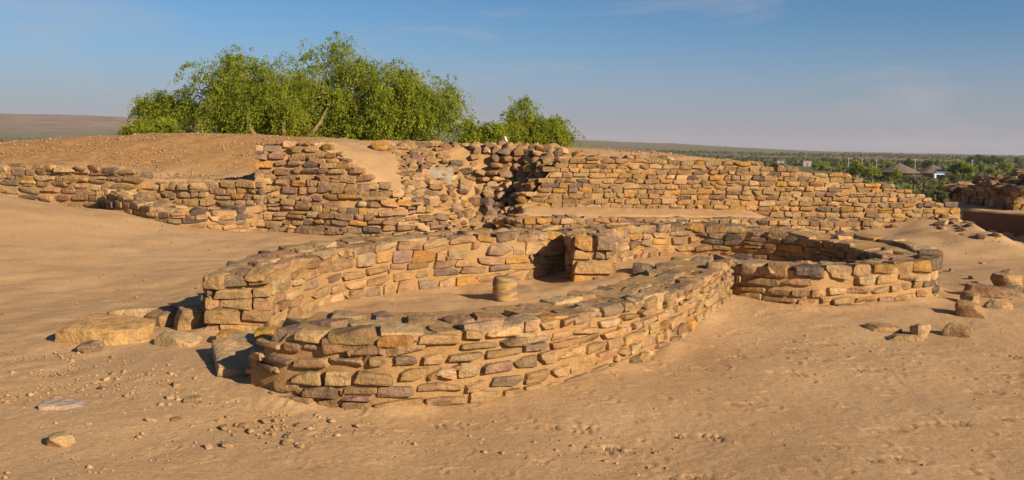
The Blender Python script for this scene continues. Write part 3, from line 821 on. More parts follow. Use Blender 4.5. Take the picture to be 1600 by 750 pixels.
# --- the left-hand high wall, broken diagonally
A = Path(CENTRAL)
B = Path([(-4.5, 16.1), (-3.9, 16.15), (-2.9, 16.0), (-2.1, 15.95), (-1.5, 16.2), (-1.0, 16.6)])
wall = empty('broken_stone_wall', (-2.8, 15.6, 0.0))
tag(wall, 'high ruined stone wall with a diagonal broken edge below the sand chute', 'wall')
CX = [-4.55, -4.47, -4.3, -3.5, -3.1, -2.79, -2.33, -1.9, -1.4, -0.94, -0.7]
CZ = [1.45, 1.48, 1.55, 1.55, 1.42, 1.24, 0.97, 0.76, 0.55, 0.38, 0.25]
c1 = lambda s: float(np.interp(A.at(s)[0], CX, CZ))
core(wall, A, B, lambda u: 0.0, lambda u: c1(u * A.L) - 0.07, 71, du=0.06, batter=0.38, amp=0.015)
facing(wall, A, lambda s: 0.0, c1, 72, PI2, PAL_MID, ch=(0.08, 0.135), ln=(0.14, 0.36), joint=0.012, batter=0.38, prot=(0.012, 0.05), split=0.12, miss=0.02, jit=4, wav=0.025)
El = Path([(-4.47, 16.1), (-4.47, 15.72)], smooth=False)
facing(wall, El, lambda s: 0.6, lambda s: 1.5, 73, PI2, PAL_MID, ch=(0.09, 0.12), ln=(0.16, 0.24))
rr = random.Random(74)
for i in range(14):
    s = rr.uniform(0.1, 1.0); P = A.at(s); zt_ = c1(s); sz = rr.uniform(0.14, 0.28)
    put_stone(wall, rr.choice(LIB_RUB), (P[0], P[1] + 0.36 * zt_ + rr.uniform(0.08, 0.36), zt_ - 0.07 + rr.uniform(-0.02, 0.03)), (R(rr.gauss(0, 8)), R(rr.gauss(0, 8)), rr.uniform(0, 6.3)), (sz * 1.3, sz, sz * 0.5), pick(rr, PAL_MID))

# --- collapsed breach between the two high walls
GRID = [[(-1.86, 15.75, 0.62), (-1.2, 15.9, 0.28), (-0.62, 16.7, 0.0), (-0.12, 16.9, 0.02), (0.16, 16.95, 0.25)],
        [(-2.05, 16.5, 0.90), (-1.45, 16.8, 0.72), (-0.72, 17.6, 0.40), (-0.1, 17.75, 0.42), (0.32, 17.10, 0.62)],
        [(-2.32, 17.4, 1.18), (-1.52, 17.8, 1.05), (-0.75, 18.15, 0.90), (0.08, 18.25, 0.85), (0.58, 17.35, 1.02)],
        [(-2.62, 18.45, 1.52), (-1.5, 18.55, 1.50), (-0.5, 18.6, 1.50), (0.35, 18.5, 1.48), (0.86, 17.75, 1.40)],
        [(-2.62, 18.95, 1.56), (-1.5, 18.95, 1.56), (-0.5, 19.0, 1.55), (0.5, 18.95, 1.54), (1.0, 18.45, 1.50)]]
G = np.array(GRID, float)
def patch(u, v):
    cu, cv = u * (G.shape[1] - 1), v * (G.shape[0] - 1)
    i = min(int(cu), G.shape[1] - 2); j = min(int(cv), G.shape[0] - 2)
    a, b = cu - i, cv - j
    return (G[j, i] * (1 - a) + G[j, i + 1] * a) * (1 - b) + (G[j + 1, i] * (1 - a) + G[j + 1, i + 1] * a) * b
breach = empty('collapsed_wall_core', (-0.8, 17.3, 0.0))
tag(breach, 'collapsed rubble wall core in the shadowed gap between the two high walls', 'ruin')
nu, nv_ = 70, 60
V = []
for j in range(nv_ + 1):
    for i in range(nu + 1):
        q = patch(i / nu, j / nv_)
        d = 0.06 * mnoise.noise(Vector(q) * 2.3) + 0.03 * mnoise.noise(Vector(q) * 7)
        V.append((q[0], q[1] - d, q[2] + d * 0.5))
idx = np.arange((nu + 1) * (nv_ + 1)).reshape(nv_ + 1, nu + 1)
F = np.stack([idx[:-1, :-1], idx[:-1, 1:], idx[1:, 1:], idx[1:, :-1]], -1).reshape(-1, 4)
mesh_obj('earth_core', V, F, M_MORTAR, breach)
rr = random.Random(81)
v = 0.02
while v < 0.98:
    rowh = rr.uniform(0.052, 0.07)
    u = rr.uniform(0, 0.03)
    while u < 1.0:
        q = patch(min(u, 0.999), min(v, 0.999))
        qa = patch(min(u + 0.02, 1), v) - patch(max(u - 0.02, 0), v)
        wild = 0.25 + 0.75 * float(sst(0.3, 0.62, u))
        l = rr.uniform(0.14, 0.30); h = rr.uniform(0.08, 0.15) * (1 + 0.2 * wild); d = rr.uniform(0.16, 0.26) * (1 + 0.35 * wild)
        out = rr.uniform(-0.02, 0.05) + wild * rr.uniform(-0.02, 0.12)
        if not (0.30 < u < 0.415 and 0.62 < v < 0.80) and rr.random() > 0.05:
            put_stone(breach, rr.choice(LIB_RUB if rr.random() < 0.35 + 0.5 * wild else LIB_MID), (q[0], q[1] - out + 0.03, q[2] + out * 0.3),
                      (R(rr.gauss(0, 6 + 14 * wild)), R(rr.gauss(0, 5 + 10 * wild)), math.atan2(qa[1], qa[0]) + R(rr.gauss(0, 6 + 22 * wild))), (l, d, h), pick(rr, PAL_MID))
        u += (l + 0.015) / 3.1
    v += rowh
sl = mesh_obj('plaster_slab', [(-1.64, 17.30, 0.74), (-1.20, 17.38, 0.74), (-1.20, 17.50, 1.12), (-1.64, 17.42, 1.12), (-1.64, 17.8, 0.70), (-1.20, 17.88, 0.70), (-1.20, 18.0, 1.10), (-1.64, 17.92, 1.10)],
              [(0, 1, 2, 3), (7, 6, 5, 4), (3, 2, 6, 7), (0, 4, 5, 1), (0, 3, 7, 4), (1, 5, 6, 2)], plain_material('pale_plaster', (0.30, 0.24, 0.17), var=0.5, scale=40), breach, smooth=False)
sl['label'] = 'flat pale whitish slab set in the rubble'

# --- low walls at the left
A = Path(LEFT_UP); B = Path([(p[0], p[1] + 0.5) for p in LEFT_UP])
wall = empty('stone_wall', (-7.5, 16.2, 0.0))
tag(wall, 'low irregular stone wall at the far left below the gravel mound', 'wall')
lu1 = lambda s: float(np.interp(A.at(s)[0], [-12.5, -9, -7.8, -7.1, -6.75, -6.4, -5.6, -4.35], [1.0, 1.03, 1.06, 1.03, 0.92, 0.78, 0.80, 0.88]))
lu0 = lambda s: max(0.1, float(np.interp(A.at(s)[0], [-12.5, -8.6, -7.4, -6.8, -4.3], [0.42, 0.42, 0.3, 0.2, 0.34])))
core(wall, A, B, lambda u: lu0(u * A.L), lambda u: lu1(u * A.L) - 0.04, 91, du=0.1, batter=0.12)
facing(wall, A, lu0, lu1, 92, PI2, PAL_LEFT, ch=(0.09, 0.135), ln=(0.16, 0.42), joint=0.018, batter=0.12, prot=(0.005, 0.035), jit=4, wav=0.02, miss=0.05, s0=1.2)
tops(wall, A, B, lambda u: lu1(u * A.L), 93, PI2, [(C_TAN, 30), (C_PALE, 30), (C_BROWN, 10), (C_DARK, 5)], size=(0.2, 0.42), rows=2, u0=0.18, skip=0.15)

A = Path(LEFT_LOW); B = Path([(-7.0, 15.95), (-6.4, 15.85), (-5.9, 15.72), (-5.3, 15.6), (-4.75, 15.5), (-4.4, 15.45)])
wall = empty('stone_bastion', (-5.6, 15.0, 0.0))
tag(wall, 'low rounded stone bastion projecting left of the high broken wall', 'wall')
ll1 = lambda s: float(np.interp(A.at(s)[0], [-7.15, -6.7, -6.2, -5.5, -4.4], [0.66, 0.58, 0.44, 0.40, 0.44]))
core(wall, A, B, lambda u: 0.0, lambda u: ll1(u * A.L) - 0.03, 95, du=0.08)
facing(wall, A, lambda s: 0.0, ll1, 96, PI2, PAL_LEFT, ch=(0.09, 0.13), ln=(0.18, 0.40), joint=0.018, jit=5, wav=0.02)
tops(wall, A, B, lambda u: ll1(u * A.L) + 0.10 * 0, 97, PI2, [(C_TAN, 30), (C_PALE, 24), (C_PURPLE, 16), (C_DARK, 10), (C_OCHRE, 6)], size=(0.22, 0.44), rows=4, skip=0.12)

# --- right edge: plain mud wall and a ruined wall in shade
mw = empty('mud_wall', (9.9, 18.2, 0.0))
tag(mw, 'plain dark brown mud-plastered low wall at the right edge', 'wall')
A = Path([(10.15, 19.95), (9.55, 16.4), (9.3, 14.9)], smooth=False); B = Path([(10.27, 19.93), (9.67, 16.38), (9.42, 14.88)], smooth=False)
core(mw, A, B, lambda u: -0.1, lambda u: 0.30 + 0.24 * u, 101, du=0.1, mat=M_MUD, name='wall_body', amp=0.01)
rw = empty('ruined_stone_wall', (11.6, 21.8, 0.3))
tag(rw, 'dark ruined rubble wall in shade at the right edge, above the brown mud wall', 'wall')
A = Path([(12.1, 24.6), (11.75, 22.6), (11.45, 20.9), (11.3, 20.0)]); B = Path([(13.8, 24.4), (13.6, 22.4), (13.4, 20.7), (13.3, 19.8)])
rw1 = lambda u: float(np.interp(u, [0, 0.2, 0.45, 1], [0.62, 0.72, 0.80, 0.84]))
core(rw, A, B, lambda u: 0.2, lambda u: rw1(u) - 0.03, 102, du=0.1)
Ar = Path([(11.3, 20.0), (11.45, 20.9), (11.75, 22.6), (12.1, 24.6)][::-1])
facing(rw, Ar, lambda s: 0.35, lambda s: rw1(s / Ar.L), 103, PI2, PAL_DARK, ch=(0.12, 0.18), ln=(0.25, 0.5), depth=0.3, prot=(0.0, 0.06))
Er = Path([(11.25, 19.98), (13.3, 19.8)], smooth=False)
facing(rw, Er, lambda s: 0.35, lambda s: 0.85, 104, PI2, PAL_BIG, ch=(0.12, 0.16), ln=(0.2, 0.4), prot=(0.0, 0.05))
rr = random.Random(105)
for i in range(120):
    u = rr.random(); f = rr.random() ** 0.8
    a = A.at(u * A.L); b = B.at(u * B.L); q = a + (b - a) * f
    z = rw1(u) + 0.62 * f ** 0.8 * (0.5 + 0.5 * u) + rr.uniform(-0.08, 0.05)
    sz = rr.uniform(0.22, 0.5)
    put_stone(rw, rr.choice(LIB_RUB), (q[0], q[1], z - 0.05), (R(rr.gauss(0, 10)), R(rr.gauss(0, 10)), rr.uniform(0, 6.3)), (sz * 1.5, sz, sz * 0.5), pick(rr, PAL_DARK))
# rubble heap body under those stones
hv = []
nu, nw = 24, 14
for i in range(nu + 1):
    for k in range(nw + 1):
        u, f = i / nu, k / nw
        a = A.at(u * A.L); b = B.at(u * B.L); q = a + (b - a) * f
        hv.append((q[0], q[1], rw1(u) - 0.08 + 0.62 * f ** 0.8 * (0.5 + 0.5 * u) + 0.05 * mnoise.noise(Vector((q[0] * 2, q[1] * 2, 0)))))
idx = np.arange((nu + 1) * (nw + 1)).reshape(nu + 1, nw + 1)
mesh_obj('rubble_fill', hv, np.stack([idx[:-1, :-1], idx[:-1, 1:], idx[1:, 1:], idx[1:, :-1]], -1).reshape(-1, 4), M_MUD, rw)

for _n in list(COUNT):
    finish(bpy.data.objects[_n])

# ------------------------------------------------------------------ single rocks
def rock(name, label, x, y, dims, rotz, col, seed, tilt=(0, 0), sink=0.3, p=7, amp=0.07, chops=7, z=None, group=None, cat='rock'):
    me = make_stone(seed, 5, p, amp, chops)
    me.name = name
    o = bpy.data.objects.new(name, me)
    COL.objects.link(o)
    o.location = (x, y, (tz(x, y) if z is None else z) + dims[2] * (0.5 - sink))
    o.rotation_euler = (R(tilt[0]), R(tilt[1]), R(rotz))
    o.scale = dims
    o.color = (*col, 1)
    tag(o, label, cat, group)
    return o

YEL = (0.48, 0.295, 0.115)
rock('boulder', 'large flat yellowish boulder half sunk in sand left of the walls', -3.08, 6.68, (0.72, 0.46, 0.24), -9, YEL, 501, (6, 2), 0.42, p=9, amp=0.06, chops=4)
rock('rock', 'sandy flat slab behind the large yellow boulder', -3.16, 7.60, (0.62, 0.34, 0.22), 10, C_PALE, 602, (-6, 0), 0.5)
rock('rock', 'rounded tan rock touching the end of the back wall', -2.62, 7.20, (0.34, 0.28, 0.26), 15, C_TAN, 603, (0, -8), 0.25, chops=4)
rock('rock', 'tilted brown slab lying between the yellow boulder and the rounded rock', -2.90, 7.36, (0.36, 0.24, 0.17), -28, C_BROWN, 604, (10, 12), 0.2)
rock('rock', 'small pale rock in the shadow behind the rounded rock', -2.68, 7.66, (0.30, 0.20, 0.17), -10, C_PALE, 505, (0, 6), 0.3)
rock('rock', 'flat sandy rock behind the tilted brown slab', -2.98, 7.80, (0.34, 0.24, 0.12), 20, C_PALE, 514, (0, 4), 0.4)
rock('rock', 'small dark purple stone in front of the yellow boulder', -3.05, 6.34, (0.19, 0.12, 0.09), 20, C_PURPLE, 506, (0, -14), 0.2)
rock('rock', 'low tan rock on the open sand right of the yellow boulder', -2.48, 6.48, (0.34, 0.22, 0.15), -12, C_PALE, 507, (0, 8), 0.42)
rock('rock', 'square grey-topped yellow block beside the left end of the front wall', -2.10, 6.62, (0.24, 0.22, 0.13), 8, C_OCHRE, 508, (0, 0), 0.2, p=9, amp=0.04, chops=1)
rock('rock', 'bright ochre block wedged behind the left end of the front wall', -1.72, 6.34, (0.27, 0.20, 0.16), 6, (0.47, 0.26, 0.05), 509, (0, 0), -0.35, p=8, amp=0.06, chops=2)
rock('leaning_slab', 'grey slab with yellow edge leaning on the left end of the front wall', -1.86, 5.92, (0.30, 0.62, 0.075), 24, (0.46, 0.31, 0.16), 510, (9, 12), 0.0, p=20, amp=0.015, chops=1)
rock('leaning_slab', 'flat grey slab lying behind the leaning slab at the wall end', -1.88, 6.32, (0.36, 0.30, 0.12), -12, (0.40, 0.32, 0.22), 511, (4, 0), 0.15, p=20, amp=0.015, chops=1)
rock('rock', 'pale mauve slab buried level with the sand at lower left', -2.58, 5.05, (0.30, 0.16, 0.06), 10, (0.42, 0.33, 0.28), 512, (0, 4), 0.55)
rock('rock', 'small buff stone with dark side at the lower left corner', -2.30, 4.42, (0.13, 0.11, 0.09), 30, C_PALE, 513, (0, 0), 0.3)
rock('rock', 'small flat tan stone on the sand below the leaning slab', -1.88, 5.16, (0.12, 0.09, 0.05), 0, C_TAN, 515, (0, -8), 0.25)
# right-hand rocks
rock('rock', 'brown rounded block nearest on the right sand, with long shadow', 4.50, 8.55, (0.30, 0.21, 0.17), -24, C_BROWN, 520, (8, 6), 0.25)
rock('rock', 'large squared brown block at the right edge of the rock cluster', 5.28, 9.72, (0.50, 0.25, 0.17), -14, (0.29, 0.17, 0.095), 521, (0, 4), 0.25, p=10, amp=0.05)
rock('rock', 'tan upright rock farthest back in the right-hand rock cluster', 5.86, 10.35, (0.36, 0.25, 0.22), 10, C_TAN, 522, (0, 0), 0.2)
rock('rock', 'pale low rock beside the squared brown block', 5.75, 9.95, (0.34, 0.26, 0.15), -20, C_PALE, 523, (0, 6), 0.3)
rock('rock', 'small wedge-shaped tan stone left of the squared brown block', 4.88, 9.32, (0.26, 0.2, 0.16), 30, C_TAN, 524, (0, -14), 0.25)
rock('rock', 'small pointed pale stone in front of the squared brown block', 5.02, 9.02, (0.26, 0.2, 0.14), -30, C_PALE, 525, (0, 14), 0.25)
rock('rock', 'small upright pale stone in the middle of the right-hand scatter', 3.62, 7.72, (0.17, 0.14, 0.15), 20, C_PALE, 526, (0, -10), 0.2)
rock('rock', 'small dark-sided stone right of the upright pale stone', 3.96, 7.74, (0.24, 0.16, 0.15), -24, C_TAN, 527, (6, 10), 0.25)
rock('rock', 'flat pale stone lying nearest in the right-hand scatter', 3.42, 7.56, (0.30, 0.13, 0.08), -10, C_PALE, 528, (0, 0), 0.35)
rock('rock', 'sand-covered flat stone at the left of the right-hand scatter', 3.36, 7.92, (0.34, 0.26, 0.10), 0, C_TAN, 529, (0, 0), 0.5)
rock('boulder', 'dark flat-topped boulder on the threshold at the doorway', 1.58, 10.00, (0.42, 0.40, 0.26), -14, (0.17, 0.125, 0.09), 530, (-4, 8), 0.15)
rock('rock', 'flat stone set behind the dark threshold boulder', 1.95, 10.28, (0.44, 0.28, 0.16), 16, C_GREY, 531, (0, 0), 0.25)
rock('boulder', 'smooth yellow-brown boulder on the crest beside the sand chute', -2.72, 18.15, (0.36, 0.34, 0.24), 0, (0.40, 0.23, 0.07), 532, (0, 0), 0.25, p=4, chops=3)
rr = random.Random(540)
for i in range(26):
    if i % 3:
        y = rr.uniform(14.6, 17.6); x = 8.75 + 0.225 * (y - 13.4) - 1.2 + rr.uniform(-0.4, 0.3)
    else:
        x = rr.uniform(6.9, 8.9); y = 17.0 + 0.12 * (x - 6.9) + rr.uniform(-0.35, 0.2)
    sz = rr.uniform(0.09, 0.21)
    rock('rock', 'broken stone lying along the foot of the walls at the far right', x, y, (sz * 1.3, sz, sz * 0.6), rr.uniform(0, 180), pick(rr, PAL_MID)[:3], 541 + i, (rr.gauss(0, 6), rr.gauss(0, 6)), 0.42, group='broken stones along the wall foot at right')
rr = random.Random(570)
for i in range(34):
    x = rr.uniform(-3.4, -1.0); y = rr.uniform(4.5, 6.1)
    if x > -1.75 and y > 5.0: y = rr.uniform(4.4, 4.95)
    sz = rr.uniform(0.02, 0.055)
    rock('pebble', 'small tan pebble loose on the sand in the left foreground', x, y, (sz * 1.3, sz, sz * 0.6), rr.uniform(0, 180), pick(rr, [(C_TAN, 5), (C_PALE, 6), (C_BROWN, 3)])[:3], 571 + i % 8, (0, rr.gauss(0, 10)), 0.25, cat='pebble', group='pebbles in the left foreground')
for i in range(22):
    x = rr.uniform(4.3, 7.4); y = rr.uniform(9.6, 13.5)
    if x < 5.3 and y > 9.2: x += 1.2
    sz = rr.uniform(0.06, 0.15)
    rock('pebble', 'small stone loose on the sand right of the round enclosure', x, y, (sz * 1.4, sz, sz * 0.6), rr.uniform(0, 180), pick(rr, PAL_MID)[:3], 590 + i % 8, (0, rr.gauss(0, 10)), 0.3, cat='pebble', group='stones right of the round enclosure')

# short drum of banded stone standing in the chamber
def drum():
    V, F = [], []
    ns, prof = 28, [(0.0, -0.05), (0.130, -0.05), (0.130, 0.0), (0.128, 0.03), (0.125, 0.07), (0.126, 0.10), (0.124, 0.13), (0.125, 0.16), (0.120, 0.20), (0.116, 0.228), (0.104, 0.240), (0.06, 0.243), (0.0, 0.244)]
    for r, z in prof:
        for k in range(ns):
            a = 2 * math.pi * k / ns
            d = 1 + 0.05 * mnoise.noise(Vector((math.cos(a) * 2, math.sin(a) * 2, z * 14))) + 0.03 * mnoise.noise(Vector((math.cos(a) * 6, math.sin(a) * 6, z * 30)))
            V.append((-0.06 + r * d * math.cos(a), 8.78 + r * d * math.sin(a), 0.04 + z))
    for j in range(len(prof) - 1):
        for k in range(ns):
            F.append((j * ns + k, j * ns + (k + 1) % ns, (j + 1) * ns + (k + 1) % ns, (j + 1) * ns + k))
    m, N, L = new_mat('banded_stone')
    out = N('ShaderNodeOutputMaterial'); b = N('ShaderNodeBsdfPrincipled'); b.inputs['Roughness'].default_value = 0.85
    geo = N('ShaderNodeNewGeometry'); mp = N('ShaderNodeMapping'); mp.inputs['Scale'].default_value = (3, 3, 17)
    L(geo.outputs['Position'], mp.inputs[0])
    n = N('ShaderNodeTexNoise'); n.inputs['Scale'].default_value = 1.0; n.inputs['Detail'].default_value = 5; L(mp.outputs[0], n.inputs['Vector'])
    r = N('ShaderNodeValToRGB'); ramp(r, [(0.40, (0.17, 0.11, 0.075)), (0.47, (0.26, 0.165, 0.085)), (0.53, (0.43, 0.255, 0.065)), (0.6, (0.40, 0.23, 0.07)), (0.66, (0.24, 0.15, 0.09))])
    L(n.outputs['Fac'], r.inputs[0]); L(r.outputs[0], b.inputs['Base Color'])
    bp = N('ShaderNodeBump'); bp.inputs['Strength'].default_value = 0.4; bp.inputs['Distance'].default_value = 0.02
    L(n.outputs['Fac'], bp.inputs['Height']); L(bp.outputs[0], b.inputs['Normal']); L(b.outputs[0], out.inputs[0])
    o = mesh_obj('stone_drum', V, F, m)
    o.data.set_sharp_from_angle(angle=R(50))
    tag(o, 'short round yellow and brown banded stone drum standing inside the enclosure', 'column drum')
drum()

# ------------------------------------------------------------------ gravel (uncountable)
def gravel(name, label, pts, seed, pal):
    rnd = np.random.default_rng(seed)
    base = np.array([(1, 0, 0), (-1, 0, 0), (0, 1, 0), (0, -1, 0), (0, 0, 1), (0, 0, -1)], float)
    tri = np.array([(0, 2, 4), (2, 1, 4), (1, 3, 4), (3, 0, 4), (2, 0, 5), (1, 2, 5), (3, 1, 5), (0, 3, 5)])
    n = len(pts)
    P = np.array([p[:2] for p in pts]); S = np.array([p[2] for p in pts])
    Z = terrain(P[:, 0], P[:, 1])
    v = base[None] * (S[:, None, None] * np.array([1.25, 1.0, 0.7])) * rnd.uniform(0.65, 1.25, (n, 6, 1))
    a = rnd.uniform(0, 6.28, n); c, s = np.cos(a)[:, None], np.sin(a)[:, None]
    x = v[..., 0] * c - v[..., 1] * s; y = v[..., 0] * s + v[..., 1] * c
    V = np.stack([x + P[:, :1], y + P[:, 1:2], v[..., 2] + Z[:, None] + S[:, None] * 0.25], -1).reshape(-1, 3)
    F = (tri[None] + (np.arange(n) * 6)[:, None, None]).reshape(-1, 3)
    o = mesh_obj(name, V, F, pal, smooth=False)
    return tag(o, label, kind='stuff')

def pebble_material(name, cols):
    m, N, L = new_mat(name)
    out = N('ShaderNodeOutputMaterial'); b = N('ShaderNodeBsdfPrincipled'); b.inputs['Roughness'].default_value = 0.9; b.inputs['Specular IOR Level'].default_value = 0.1
    geo = N('ShaderNodeNewGeometry'); r = N('ShaderNodeValToRGB'); ramp(r, [(i / (len(cols) - 1), c) for i, c in enumerate(cols)])
    L(geo.outputs['Random Per Island'], r.inputs[0]); L(r.outputs[0], b.inputs['Base Color']); L(b.outputs[0], out.inputs[0])
    return m
M_PEB = pebble_material('gravel_stone', [(0.27, 0.16, 0.085), (0.42, 0.26, 0.13), (0.36, 0.22, 0.11), (0.48, 0.31, 0.16), (0.25, 0.155, 0.09), (0.43, 0.26, 0.12)])
rg = random.Random(7)
pts = []
for i in range(11000):
    x = rg.uniform(-4.5, 5.2); y = rg.uniform(3.9, 8.0)
    k = fbm(np.array([x * 0.9]), np.array([y * 0.9]), 60, 2)[0]
    dens = 0.05 + (1.3 if x < -1.2 else 0.12) * max(0, k - 0.05)
    if rg.random() < dens: pts.append((x, y, rg.uniform(0.003, 0.011) * (1.8 if rg.random() < 0.1 else 1)))
for cx, cy in [(-3.35, 6.1), (-3.0, 5.95), (-2.35, 5.62), (-2.05, 5.4), (-1.72, 5.2), (-2.6, 5.3), (-3.0, 5.3), (-1.3, 4.8), (0.4, 4.6), (-0.6, 4.9)]:
    for i in range(85):
        pts.append((rg.gauss(cx, 0.24), rg.gauss(cy, 0.17), rg.uniform(0.004, 0.013) * (2.0 if rg.random() < 0.12 else 1)))
for i in range(900):
    x = rg.uniform(-9, 9.5); y = rg.uniform(8, 15.5)
    if not (-2.5 < x < 5.2 and y < 12.6): pts.append((x, y, rg.uniform(0.006, 0.02)))
gravel('court_gravel', 'fine loose gravel scattered over the sand', pts, 1, M_PEB)
pts = []
for i in range(14000):
    x = rg.uniform(-13, -3.6) if rg.random() < 0.72 else rg.uniform(0.9, 6.0)
    y = rg.uniform(16.7, 22.5) if x < 0 else rg.uniform(18.2, 22.5)
    if x > -4.45 and x < 0 and y < 18: continue
    if x > -3.9 and x < 0: continue
    pts.append((x, y, rg.uniform(0.007, 0.022) * (1.9 if rg.random() < 0.06 else 1)))
gravel('mound_gravel', 'orange-tan gravel covering the mound', pts, 2, M_PEB)

# ------------------------------------------------------------------ trees
def tube(V, F, pts, radii, ns=7):
    pts = [Vector(p) for p in pts]
    base = len(V)
    for i, p in enumerate(pts):
        d = (pts[min(i + 1, len(pts) - 1)] - pts[max(i - 1, 0)]).normalized()
        a = d.cross(Vector((0.3, 1, 0.2))).normalized(); b = d.cross(a)
        for k in range(ns):
            t = 2 * math.pi * k / ns
            V.append(tuple(p + (a * math.cos(t) + b * math.sin(t)) * radii[i]))
    for i in range(len(pts) - 1):
        for k in range(ns):
            F.append((base + i * ns + k, base + i * ns + (k + 1) % ns, base + (i + 1) * ns + (k + 1) % ns, base + (i + 1) * ns + k))

def leaves(lobes, n_spray, per, L_, leaf, droop, seed, up=0.35, clump=38):
    r = np.random.default_rng(seed)
    lob = np.array(lobes, float)
    w = (lob[:, 3] * lob[:, 4] * lob[:, 5]) ** 0.5
    k = r.choice(len(lob), n_spray, p=w / w.sum())
    nc = max(8, n_spray // clump)                      # twig clusters, so that sky and dark gaps show between them
    kc = r.choice(len(lob), nc, p=w / w.sum())
    dc = r.normal(size=(nc, 3)); dc /= np.linalg.norm(dc, axis=1)[:, None]
    pc = lob[kc, :3] + dc * np.minimum(np.abs(r.normal(0, 0.62, nc)) + 0.12, 1.15)[:, None] * lob[kc, 3:6]
    ci = r.integers(0, nc, n_spray)
    d = dc[ci] + r.normal(size=(n_spray, 3)) * 0.45
    p0 = pc[ci] + r.normal(size=(n_spray, 3)) * L_ * 0.24
    dirn = d * 0.7 + r.normal(size=(n_spray, 3)) * 0.4; dirn[:, 2] += up
    dirn /= np.linalg.norm(dirn, axis=1)[:, None]
    ln = L_ * r.uniform(0.5, 1.25, n_spray)
    t = np.linspace(0.05, 1, per)[None, :] + r.uniform(-0.02, 0.02, (n_spray, per))
    pos = p0[:, None] + dirn[:, None] * (t * ln[:, None])[..., None]
    pos[..., 2] -= droop * ln[:, None] * t ** 2
    pos += r.normal(size=pos.shape) * leaf * 0.35
    tan = dirn[:, None] + np.zeros_like(pos); tan[..., 2] -= 2 * droop * t
    ax = tan * 0.5 + r.normal(size=pos.shape) * 0.6; ax[..., 2] -= 0.25
    ax /= np.linalg.norm(ax, axis=-1, keepdims=True)
    nrm = r.normal(size=pos.shape) * 0.75 + np.array([0.45, -0.45, 0.45]); sd_ = np.cross(ax, nrm); sd_ /= np.linalg.norm(sd_, axis=-1, keepdims=True)
    s = 0.9 * leaf * r.uniform(0.65, 1.35, pos.shape[:2])[..., None]
    a = ax * s; b = sd_ * s * 0.24
    q = np.stack([pos, pos + a * 0.5 + b, pos + a, pos + a * 0.5 - b], -2).reshape(-1, 3)
    F = np.arange(len(q)).reshape(-1, 4)
    return q, F

def tree(name, label, base, lobes, stems, n_spray, per=23, L_=0.72, leaf=0.072, droop=0.9, seed=1, mat=None, group=None, trunk_r=0.09, cat='tree'):
    root = empty(name, base)
    rnd = random.Random(seed)
    V, F = [], []
    for st in stems:
        n = len(st)
        tube(V, F, st, [trunk_r * (1 - 0.75 * i / (n - 1)) for i in range(n)])
    for lb in lobes:     # limbs reaching into each lobe
        if lb[3] < 0.2: continue
        st = rnd.choice(stems); p = Vector(st[-1]); c = Vector(lb[:3])
        mid = p.lerp(c, 0.5) + Vector((rnd.gauss(0, 0.12), rnd.gauss(0, 0.12), 0.1)) * lb[3]
        tube(V, F, [p, mid, c], [trunk_r * 0.4, trunk_r * 0.2, trunk_r * 0.08], 5)
        for j in range(4):
            e = c + Vector((rnd.gauss(0, 0.6) * lb[3], rnd.gauss(0, 0.6) * lb[4], abs(rnd.gauss(0.2, 0.5)) * lb[5]))
            tube(V, F, [mid, mid.lerp(e, 0.55) + Vector((0, 0, 0.08 * lb[5])), e], [trunk_r * 0.14, trunk_r * 0.09, trunk_r * 0.04], 4)
    mesh_obj('trunk', V, F, M_BARK, root)
    q, Fq = leaves(lobes, n_spray, per, L_, leaf, droop, seed)
    mesh_obj('crown', q, Fq, mat or M_LEAF, root, smooth=False)
    return tag(root, label, cat, group)

def lob(Y, lst, deep=1.0):
    """lobes given as x, z (metres) and radii at depth Y"""
    return [(x, Y + dy, 1.7 + (z - 1.7) * 0.87, rx * 0.9, rx * 0.9 * deep, rz * 0.84) for (x, z, rx, rz, dy) in lst]

T_A = lob(25.5, [(-10.95, 2.5, 0.10, 0.12, 0.0), (-10.56, 2.35, 0.40, 0.22, -0.12), (-10.01, 2.49, 0.42, 0.34, 0.02), (-9.46, 2.37, 0.5, 0.5, -0.07), (-10.2, 2.0, 0.74, 0.29, 0.08)])
T_B = lob(25.0, [(-7.2, 2.9, 0.6, 0.5, -0.55), (-6.4, 2.7, 0.5, 0.4, -0.5), (-7.85, 4.15, 0.10, 0.2, 0.0), (-6.95, 4.1, 0.14, 0.16, 0.0), (-6.5, 4.05, 0.12, 0.14, 0.2), (-8.7, 3.55, 0.14, 0.2, 0.0), (-8.95, 3.1, 0.12, 0.16, 0.0), (-8.19, 3.33, 0.58, 0.58, 0.08), (-7.77, 3.8, 0.34, 0.38, -0.16), (-6.89, 3.46, 0.66, 0.6, -0.33), (-8.47, 2.62, 0.72, 0.72, 0.24), (-7.22, 2.61, 0.9, 0.83, 0.32), (-8.03, 2.1, 1.08, 0.47, 0.29), (-6.86, 2.09, 0.72, 0.43, 0.6)])
